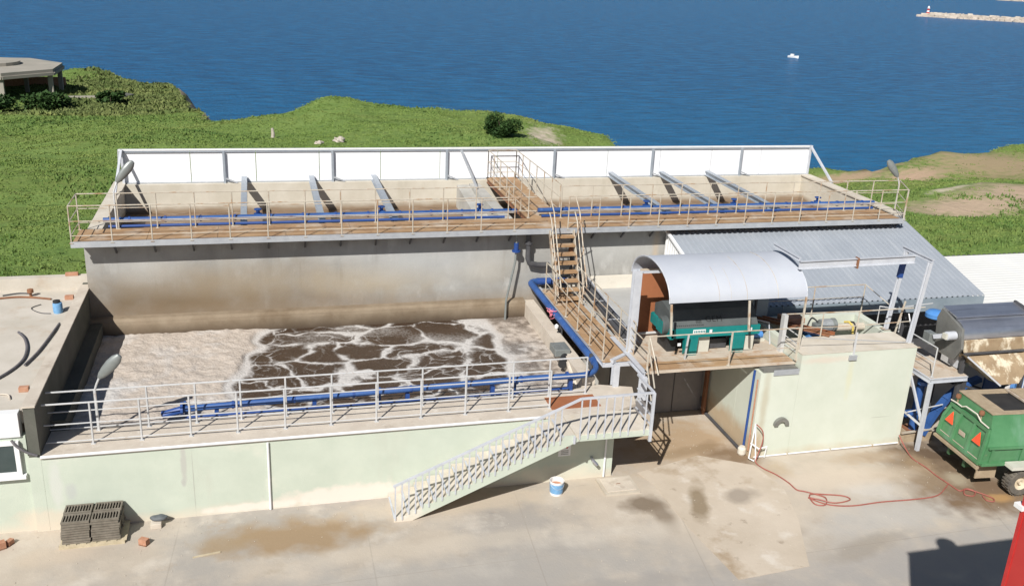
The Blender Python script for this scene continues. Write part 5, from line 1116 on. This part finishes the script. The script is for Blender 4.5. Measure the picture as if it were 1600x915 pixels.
# hose stand and red hose
t = thing('hose_stand', 'white pipe frame holding the red hose at the corner of the cream box', 'pipe', (18.3,.0,0))
MB().tube([(18.2,.1,1.15),(18.1,.05,.1),(18.22,-.05,.05)], .022, 8).build('pipe', 'white', t); MB().tube([(18.12,.1,.55),(18.35,.0,.4),(18.62,.05,.42),(18.62,.1,.05)], .02, 8).build('pipe', 'white', t); MB().tube([(18.2,.1,1.15),(18.28,-.02,.05)], .02, 8).build('pipe', 'white', t)
def G(px): return [(x,y,.02+.0*i) for i, (x,y) in enumerate(px)]
HB = [(18.2,.05,1.15),(18.38,-.02,.95),(18.42,-.02,.6),(18.3,-.05,.2),(18.25,-.12,.03),(18.32,-.45,.022),(18.5,-.8,.022),(18.62,-1.25,.022),(18.65,-1.62,.022),(18.8,-1.75,.03),(19.0,-1.9,.022),(19.2,-2.15,.03),
      (19.0,-2.45,.022),(18.75,-2.35,.022),(18.85,-1.95,.045),(19.3,-2.0,.03),(19.75,-2.15,.022),(19.8,-2.35,.022),(19.3,-2.42,.03),(18.95,-2.2,.045),(18.75,-2.05,.022),(19.1,-2.45,.022),(19.7,-2.62,.022),(20.6,-2.6,.022),(21.6,-2.65,.022),(22.3,-2.6,.022),(22.8,-2.3,.022),(23.0,-2.15,.022)]
hose('water_hose', HB, .017, 'hose', 'red hose from the box corner looping over the yard floor')
HB2 = [(23.0,.1,.35),(23.0,-.3,.1),(22.95,-.7,.022),(23.0,-1.2,.022),(23.0,-1.7,.022),(23.05,-2.15,.022),(23.1,-2.5,.022),(23.35,-2.45,.03),(23.5,-2.6,.022),(23.3,-2.8,.022),(23.1,-2.7,.03),(23.3,-2.5,.045),(23.6,-2.75,.03),(23.75,-3.0,.022),(23.65,-3.15,.022),(23.5,-3.05,.022),(23.55,-2.85,.03)]
hose('water_hose', HB2, .017, 'hose', 'red hose running forward beside the steel post with two small loops at its end')

# ------------------------------------------------------------------ drum screen on its platform
t = thing('steel_platform', 'small steel platform with a pale handrail between the cream box and the drum machine', 'platform', (24,.4,0))
MB().box((23.4,-.25,2.27),(24.6,1.9,2.33)).build('deck', 'rustpale', t); MB().ibeam((23.4,-.27,2.24),(24.62,-.27,2.24),.06,.14).build('edge_beam', 'rail_white', t); MB().ibeam((23.37,-.27,2.24),(23.37,1.9,2.24),.06,.14).build('edge_beam', 'rail_white', t)
for x, y in ((23.42,-.25),(24.6,-.2)): MB().bar((x,y,0),(x,y,2.17),.10).build('column', 'rail_white' if x < 24 else 'dark', t)
MB().bar((23.35,.6,2.15),(23.42,-.2,.9),.06).build('brace', 'rail_white', t); MB().bar((23.2,.3,1.0),(23.4,-.25,.8),.05).build('brace', 'rail', t); MB().tube([(23.13,.1,1.1),(24.3,.1,1.25)], .02, 6).build('cross_bar', 'rail', t)
railing(t, (23.45,.95,2.33), (23.45,-.2,2.33), 2, (.45,.9), 'rail'); MB().tube([(23.45,.95,3.23),(23.5,1.3,3.7)], .02, 6).build('rail_end', 'rail', t)
MB().tube([(23.2,1.5,BZ-.7),(23.3,1.3,BZ+1.0)], .03, 8).build('tall_post', 'rustrail', t)
MB().tube([(23.3,1.35,3.9),(24.35,1.4,3.95)], .018, 6).build('rail', 'rail', t)

t = thing('drum_screen', 'stainless drum screen with a steel end plate and mud stained chute above the trailer', 'machine', (25.4,.3,2.4))
dc = (.30,3.44)
mb = MB(); N_ = 32; mb.lathe([(.44,24.32),(.44,26.75)], (0,dc[0],dc[1]), N_, axis=0); mb.build('drum', 'stainless', t, smooth=True)
MB().prism([(dc[0]-.54,3.15),(dc[0]-.30,2.72),(dc[0]+.55,2.72),(dc[0]+.66,3.7),(dc[0]+.52,4.02),(dc[0]-.42,3.72)], 24.22, 24.30, 0).build('end_plate', 'panelgrey', t, bevel=.008)
MB().prism([(dc[0]-.54,3.15),(dc[0]-.30,2.72),(dc[0]+.55,2.72),(dc[0]+.6,3.7),(dc[0]+.35,3.95),(dc[0]-.25,3.88),(dc[0]-.46,3.6)], 26.76, 26.84, 0).build('end_plate', 'dirtymetal', t)
MB().prism([(dc[0]-.02,3.90),(dc[0]+.58,4.02),(dc[0]+.60,4.06),(dc[0]-.04,3.95)], 24.30, 26.78, 0).build('lid', 'stainless', t)
MB().box((24.32,dc[0]+.04,3.78),(26.74,dc[0]+.56,3.90)).build('lid_frame', 'hood', t); MB().bar((26.8,dc[0]-.2,3.98),(26.8,dc[0]+.6,4.08),.07).build('lid_edge', 'dark', t)
MB().lathe([(.10,-.30),(.13,-.28),(.13,0)], (24.2,.1,3.45), 16, axis=0).build('motor', 'rail_white', t, smooth=True)
MB().box((23.84,.02,3.37),(23.9,.18,3.53)).build('motor_cap', 'beige', t); MB().bar((24.0,.15,3.45),(23.85,.5,3.28),.1,.12).build('gearbox', 'rail_white', t)
MB().box((23.75,.55,3.0),(23.98,.85,3.35)).build('terminal_box', 'lampgrey', t, bevel=.02)
MB().prism([(dc[0]-.50,3.38),(dc[0]-.46,3.40),(dc[0]-.52,3.07),(dc[0]-.56,3.05)], 24.32, 26.75, 0).build('splash_plate', 'dirtymetal', t)
MB().bar((24.25,dc[0]-.66,3.06),(26.8,dc[0]-.66,3.06),.07,.05).build('edge_beam', 'dark', t)
# funnel chute
ch = MB(); A = [(24.35,-.40,3.0),(26.75,-.40,3.0),(25.75,-.98,2.32),(25.15,-.98,2.32)]; B = [(24.35,.6,2.95),(26.75,.6,2.95),(25.75,-.5,2.25),(25.15,-.5,2.25)]
ch.add(A+B, [(0,1,2,3),(4,7,6,5),(0,3,7,4),(1,5,6,2)]); ch.build('chute', 'dirtymetal', t)
MB().bar((24.33,-.42,3.0),(25.13,-1.0,2.3),.04).build('chute_edge', 'rail_white', t)
for x, y in ((24.5,-.1),(24.5,.9),(26.7,.9),(26.7,-.1)): MB().bar((x,y,0),(x,y,3.0),.10).build('leg', 'dark', t)
for a, b in (((24.5,-.1,2.0),(26.7,-.1,1.2)),((24.5,-.1,1.2),(26.7,-.1,2.0)),((24.5,.9,1.9),(26.7,.9,1.1))): MB().bar(a,b,.05).build('cross_brace', 'dark', t)
MB().box((24.6,.2,2.35),(25.0,.6,2.9)).build('side_box', 'rail_white', t)
t = thing('blue_conveyor', 'curved blue conveyor trough rising behind the rear of the green trailer', 'conveyor', (24.4,.4,0))
mb = MB(); N_ = 12; pr_ = []
cv = [(23.95,.2),(24.1,.55),(24.3,.95),(24.55,1.3),(24.85,1.58),(25.2,1.78),(25.6,1.9)]
for i in range(len(cv)-1):
    (a, b), (c, d) = cv[i], cv[i+1]; mb.bar((a,.30,b),(c,.30,d),.22,.14,up=(0,0,1))
mb.build('trough', 'blue', t)
MB().box((26.1,.6,.9),(26.9,.66,1.75)).build('side_panel', 'blue', t); MB().bar((27.35,.55,.6),(27.35,.55,2.2),.14).build('column', 'bluelt', t); MB().bar((27.75,.6,.6),(27.75,.6,2.2),.16).build('column', 'blue', t)
o = MB().lathe([(.0,.0),(.3,.0),(.3,.12),(.22,.2),(.0,.24)], (25.55,2.6,3.0), 20).build('blue_float', 'bluelt', base=(25.55,2.6,3.0), smooth=True); tag(o, 'round blue float showing above the drum machine under the grey fascia', 'float')
t = thing('blue_pump', 'tall blue pump column standing under the small steel platform', 'pump', (23.75,.6,0))
MB().tube([(23.75,.5,.3),(23.75,.5,1.9)], .12, 12).build('column', 'blue', t, smooth=True); MB().lathe([(.2,0),(.2,.1),(.14,.12),(.14,.3)], (23.72,.35,1.85), 14).build('head', 'blue', t); MB().tube([(23.45,.6,.75),(23.8,.6,.75)], .13, 12).build('outlet', 'blue', t); MB().box((23.5,.3,.0),(24.0,.8,.3)).build('base', 'rustdark', t)
o = MB().prism([(23.18,.25),(24.3,.25),(24.4,1.6),(23.18,1.6)], 0, .28, 2).build('sludge_sump', 'mud', base=(23.8,.9,0)); tag(o, 'low muddy concrete kerb under the small steel platform', 'kerb')
o = MB().bar((23.15,.2,.35),(24.5,.2,.42),.05).build('kerb_rail', 'rustrail', base=(23.8,.2,.3)); tag(o, 'thin rusty bar across the muddy kerb', 'bar')

# ------------------------------------------------------------------ green trailer
t = thing('farm_trailer', 'green farm trailer with two orange red triangles on its tail under the chute', 'trailer', (23.5,-1.68,0), R(-5))
HWb, HWk, HWt = .96, 1.02, .72; Lr = 4.6
def sec(x, hw, z): return [(x,-hw,z),(x,hw,z)]
b = MB(); P = []
for x, zt_, dx_ in ((0,0,0),(Lr,0,0)):
    P += [(x,-HWb,.85),(x,HWb,.85),(x+(.08 if x == 0 else 0),HWk,1.42),(x+(.08 if x == 0 else 0),-HWk,1.42)]
b.add(P, [(0,1,2,3),(4,7,6,5),(0,4,5,1),(1,5,6,2),(3,7,4,0)]); 
b.add([(.08,-HWk,1.42),(.08,HWk,1.42),(.22,.84,1.86),(.22,-.84,1.86),(Lr,-HWk,1.42),(Lr,HWk,1.42),(Lr,.84,1.86),(Lr,-.84,1.86)], [(0,1,2,3),(0,3,7,4),(1,5,6,2),(4,7,6,5)])
b.add([(.20,-.84,1.86),(.20,.84,1.86),(.26,HWt,2.22),(.26,-HWt,2.22),(Lr,-.84,1.86),(Lr,.84,1.86),(Lr,HWt,2.22),(Lr,-HWt,2.22)], [(0,1,2,3),(0,3,7,4),(1,5,6,2),(4,7,6,5)])
b.build('body', 'green', t, local=True)
# muddy top with a hatch, its dark inside painted as a black sheet
tp = MB(); tp.box((.23,-.74,2.222),(.70,.74,2.25)); tp.box((.70,-.74,2.222),(1.6,-.56,2.25)); tp.box((.70,.5,2.222),(1.6,.74,2.25)); tp.box((1.6,-.74,2.222),(Lr,.74,2.25))
tp.build('top_deck', 'mud', t, local=True)
MB().box((.71,-.55,2.226),(1.59,.49,2.232)).build('hatch_dark_sheet', 'black', t, local=True)
MB().box((1.66,-.6,2.27),(2.9,.6,2.31)).build('hatch_lid', 'mud', t, local=True); MB().bar((1.60,-.6,2.29),(1.60,.6,2.29),.05).build('lid_rim', 'rustpale', t, local=True)
# tailgate: raised ribs, lighter welded lines, latches
def tail(y, z, out=.0):   # a point on the sloping tail face
    s = (z-.85)/(1.86-.85); x = (.08*(z-.85)/.57 if z < 1.42 else .08+.14*(z-1.42)/.44); return (x-out, y, z)
g = MB()
for y in (-.93,-.33,.33,.93):
    yy = y; g.bar(tail(y,.9,.03), tail(y*.98,1.42,.03), .09,.06,up=(-1,0,0)); g.bar(tail(y*.98,1.40,.03), tail(y*.86,1.82,.03), .09,.06,up=(-1,0,0))
g.bar(tail(-.95,.90,.035),tail(.95,.90,.035),.07,.09); g.bar(tail(-.85,1.80,.04),tail(.85,1.80,.04),.08,.1)
g.build('tailgate_frame', 'green', t, local=True)
ln = MB()
for y0_, y1_ in ((-.87,-.40),(-.27,.27),(.40,.87)): ln.bar(tail(y0_,.965,.02),tail(y1_,.965,.02),.015,.02)
for y in (-.86,-.27,.40): ln.bar(tail(y,.97,.02),tail(y,1.30,.02),.012,.015)
ln.build('weld_lines', 'rustpale', t, local=True)
for y in (-.62,.60):
    s = MB(); z0 = 1.36
    a = tail(y-.17,z0-.02,.05); b_ = tail(y+.17,z0-.02,.05); c_ = tail(y,z0+.30,.06); a2 = tail(y-.17,z0-.02,.07); b2 = tail(y+.17,z0-.02,.07); c2 = tail(y,z0+.30,.08)
    s.add([a,b_,c_,a2,b2,c2], [(0,2,1),(3,4,5),(0,1,4,3),(1,2,5,4),(2,0,3,5)]); s.build('reflective_triangle', 'reflector', t, local=True)
MB().bar(tail(-.13,1.30,.04),tail(.13,1.30,.04),.12,.02,up=(-1,0,0)).build('name_plate', 'rustpale', t, local=True)
lt = [(.12,-.84,1.90),(.12,-.5,1.92),(.13,-.3,2.03),(.13,.2,2.02),(.12,.35,1.94),(.12,.6,1.94),(.12,.84,1.92)]
MB().tube(lt, .02, 6).build('latch_bar', 'creamplain', t, local=True)
for y in (-.42,.62): 
    k_ = MB().lathe([(.0,.0),(.07,.02),(.08,.08),(.06,.13),(0,.15)], (.16,y,2.06), 12).build('lamp', 'rustdark', t, local=True, smooth=True); MB().bar((.16,y,1.9),(.16,y,2.08),.03).build('stalk', 'mud', k_, local=True)
MB().bar((-.06,-.98,.78),(-.06,.98,.78),.10,.07).build('bumper', 'mud', t, local=True)
MB().bar((.0,-.35,.62),(Lr,-.35,.62),.1,.3).build('chassis_rail', 'greendk', t, local=True); MB().bar((.0,.35,.62),(Lr,.35,.62),.1,.3).build('chassis_rail', 'greendk', t, local=True)
# side ribs and fender
sd_ = MB()
for x in (.25,1.15,2.05,2.95,3.85): sd_.bar((x,-HWb-.02,.88),(x,-HWk-.02,1.40),.07,.05,up=(0,-1,0))
sd_.bar((.1,-HWk-.03,1.40),(Lr,-HWk-.03,1.40),.07,.06); sd_.bar((.02,-HWb-.03,.88),(Lr,-HWb-.03,.88),.07,.08); sd_.build('side_ribs', 'green', t, local=True)
fx = MB(); fx.prism([(.7,.86),(.72,.95),(2.4,.95),(2.42,.86)], -1.34, -1.0, 1); fx.build('fender', 'beige', t, local=True)
MB().prism([(.15,.3),(.75,.3),(.75,.84),(.15,.84)], -.72, -.68, 1).build('mud_flap', 'mud', t, local=True)
def wheel(x, y, nm='wheel'):
    w = MB().lathe([(.20,-.13),(.35,-.14),(.385,-.10),(.39,0),(.385,.10),(.35,.14),(.20,.13)], (x,y,.39), 32, axis=1, cap=False); w_ = w.build(nm, 'tyre', t, local=True, smooth=True)
    MB().lathe([(.0,-.06),(.06,-.10),(.07,-.03),(.15,-.02),(.19,-.09),(.21,-.11),(.21,.1),(.0,.1)], (x,y,.39), 24, axis=1).build('rim', 'rim', w_, local=True, smooth=True)
    tr = MB()
    for i in range(26):
        a = 2*math.pi*i/26; q = Matrix.Translation((x,y,.39)) @ Matrix.Rotation(a,4,'Y'); tr.box((-.018,-.135,.375),(.018,-.02,.402), q); tr.box((-.018+.03,.02,.375),(.018+.03,.135,.402), q)
    tr.build('tread', 'tyre', w_, local=True)
wheel(1.18,-1.10); wheel(1.18,1.05); wheel(2.1,-1.10); wheel(2.1,1.05)

# ------------------------------------------------------------------ red clad tower at the lower right, its shadow on the yard
t = RT = thing('red_tower', 'red sheet clad tower edge with a small white ledge at the lower right corner', 'building', (16.5,-15,0))
MB().box((14.42,-19.5,0),(19.5,-12.55,8.35)).build('wall', 'redwall', t)
MB().box((14.41,-12.60,0),(14.50,-12.54,8.36)).build('corner_trim', 'red', t)
MB().box((14.40,-19.5,8.36),(19.6,-12.5,8.42)).build('roof', 'roofgrey', t)
MB().box((14.37,-12.60,6.74),(14.75,-12.46,6.80)).build('ledge', 'white', t)
MB().lathe([(.2,0),(.2,.35),(.24,.35),(.24,.42)], (15.35,-12.75,8.42), 14).build('roof_vent', 'greysteel', t)
RT.location.x -= .02

# loose grit and crumbs of concrete on the yard
gm = MB()
for i in range(520):
    c = random.choice([(3,-.5,5,.5),(9,-1.6,5,1.2),(15,-3,3,1.6),(22,-1.5,2,1.2),(1,-2,4,1.5),(16.5,1.5,1.5,1.4)])
    x = random.gauss(c[0],c[2]*.7); y = random.gauss(c[1],c[3]*.7)
    if y > -.1 and not (15 < x < 18 and y < 3.1) or (18.1 < x < 23.2 and y > .1) or (7.8 < x < 14.6 and y > -1.2): continue
    r_ = random.uniform(.005,.016); q = Matrix.Translation((x,y,.012+r_*.4)) @ Matrix.Rotation(random.uniform(0,6),4,'Z') @ Matrix.Rotation(random.uniform(-.4,.4),4,'X')
    gm.add([q@Vector(p)*1 for p in ((-r_,-r_*.7,-r_*.5),(r_,-r_*.6,-r_*.5),(r_*.7,r_*.8,-r_*.5),(-r_*.8,r_*.6,-r_*.5),(0,0,r_*.6))], [(3,2,1,0),(0,1,4),(1,2,4),(2,3,4),(3,0,4)])
tag(gm.build('grit', 'cover'), 'loose grit and concrete crumbs scattered over the yard', 'grit', kind='stuff')
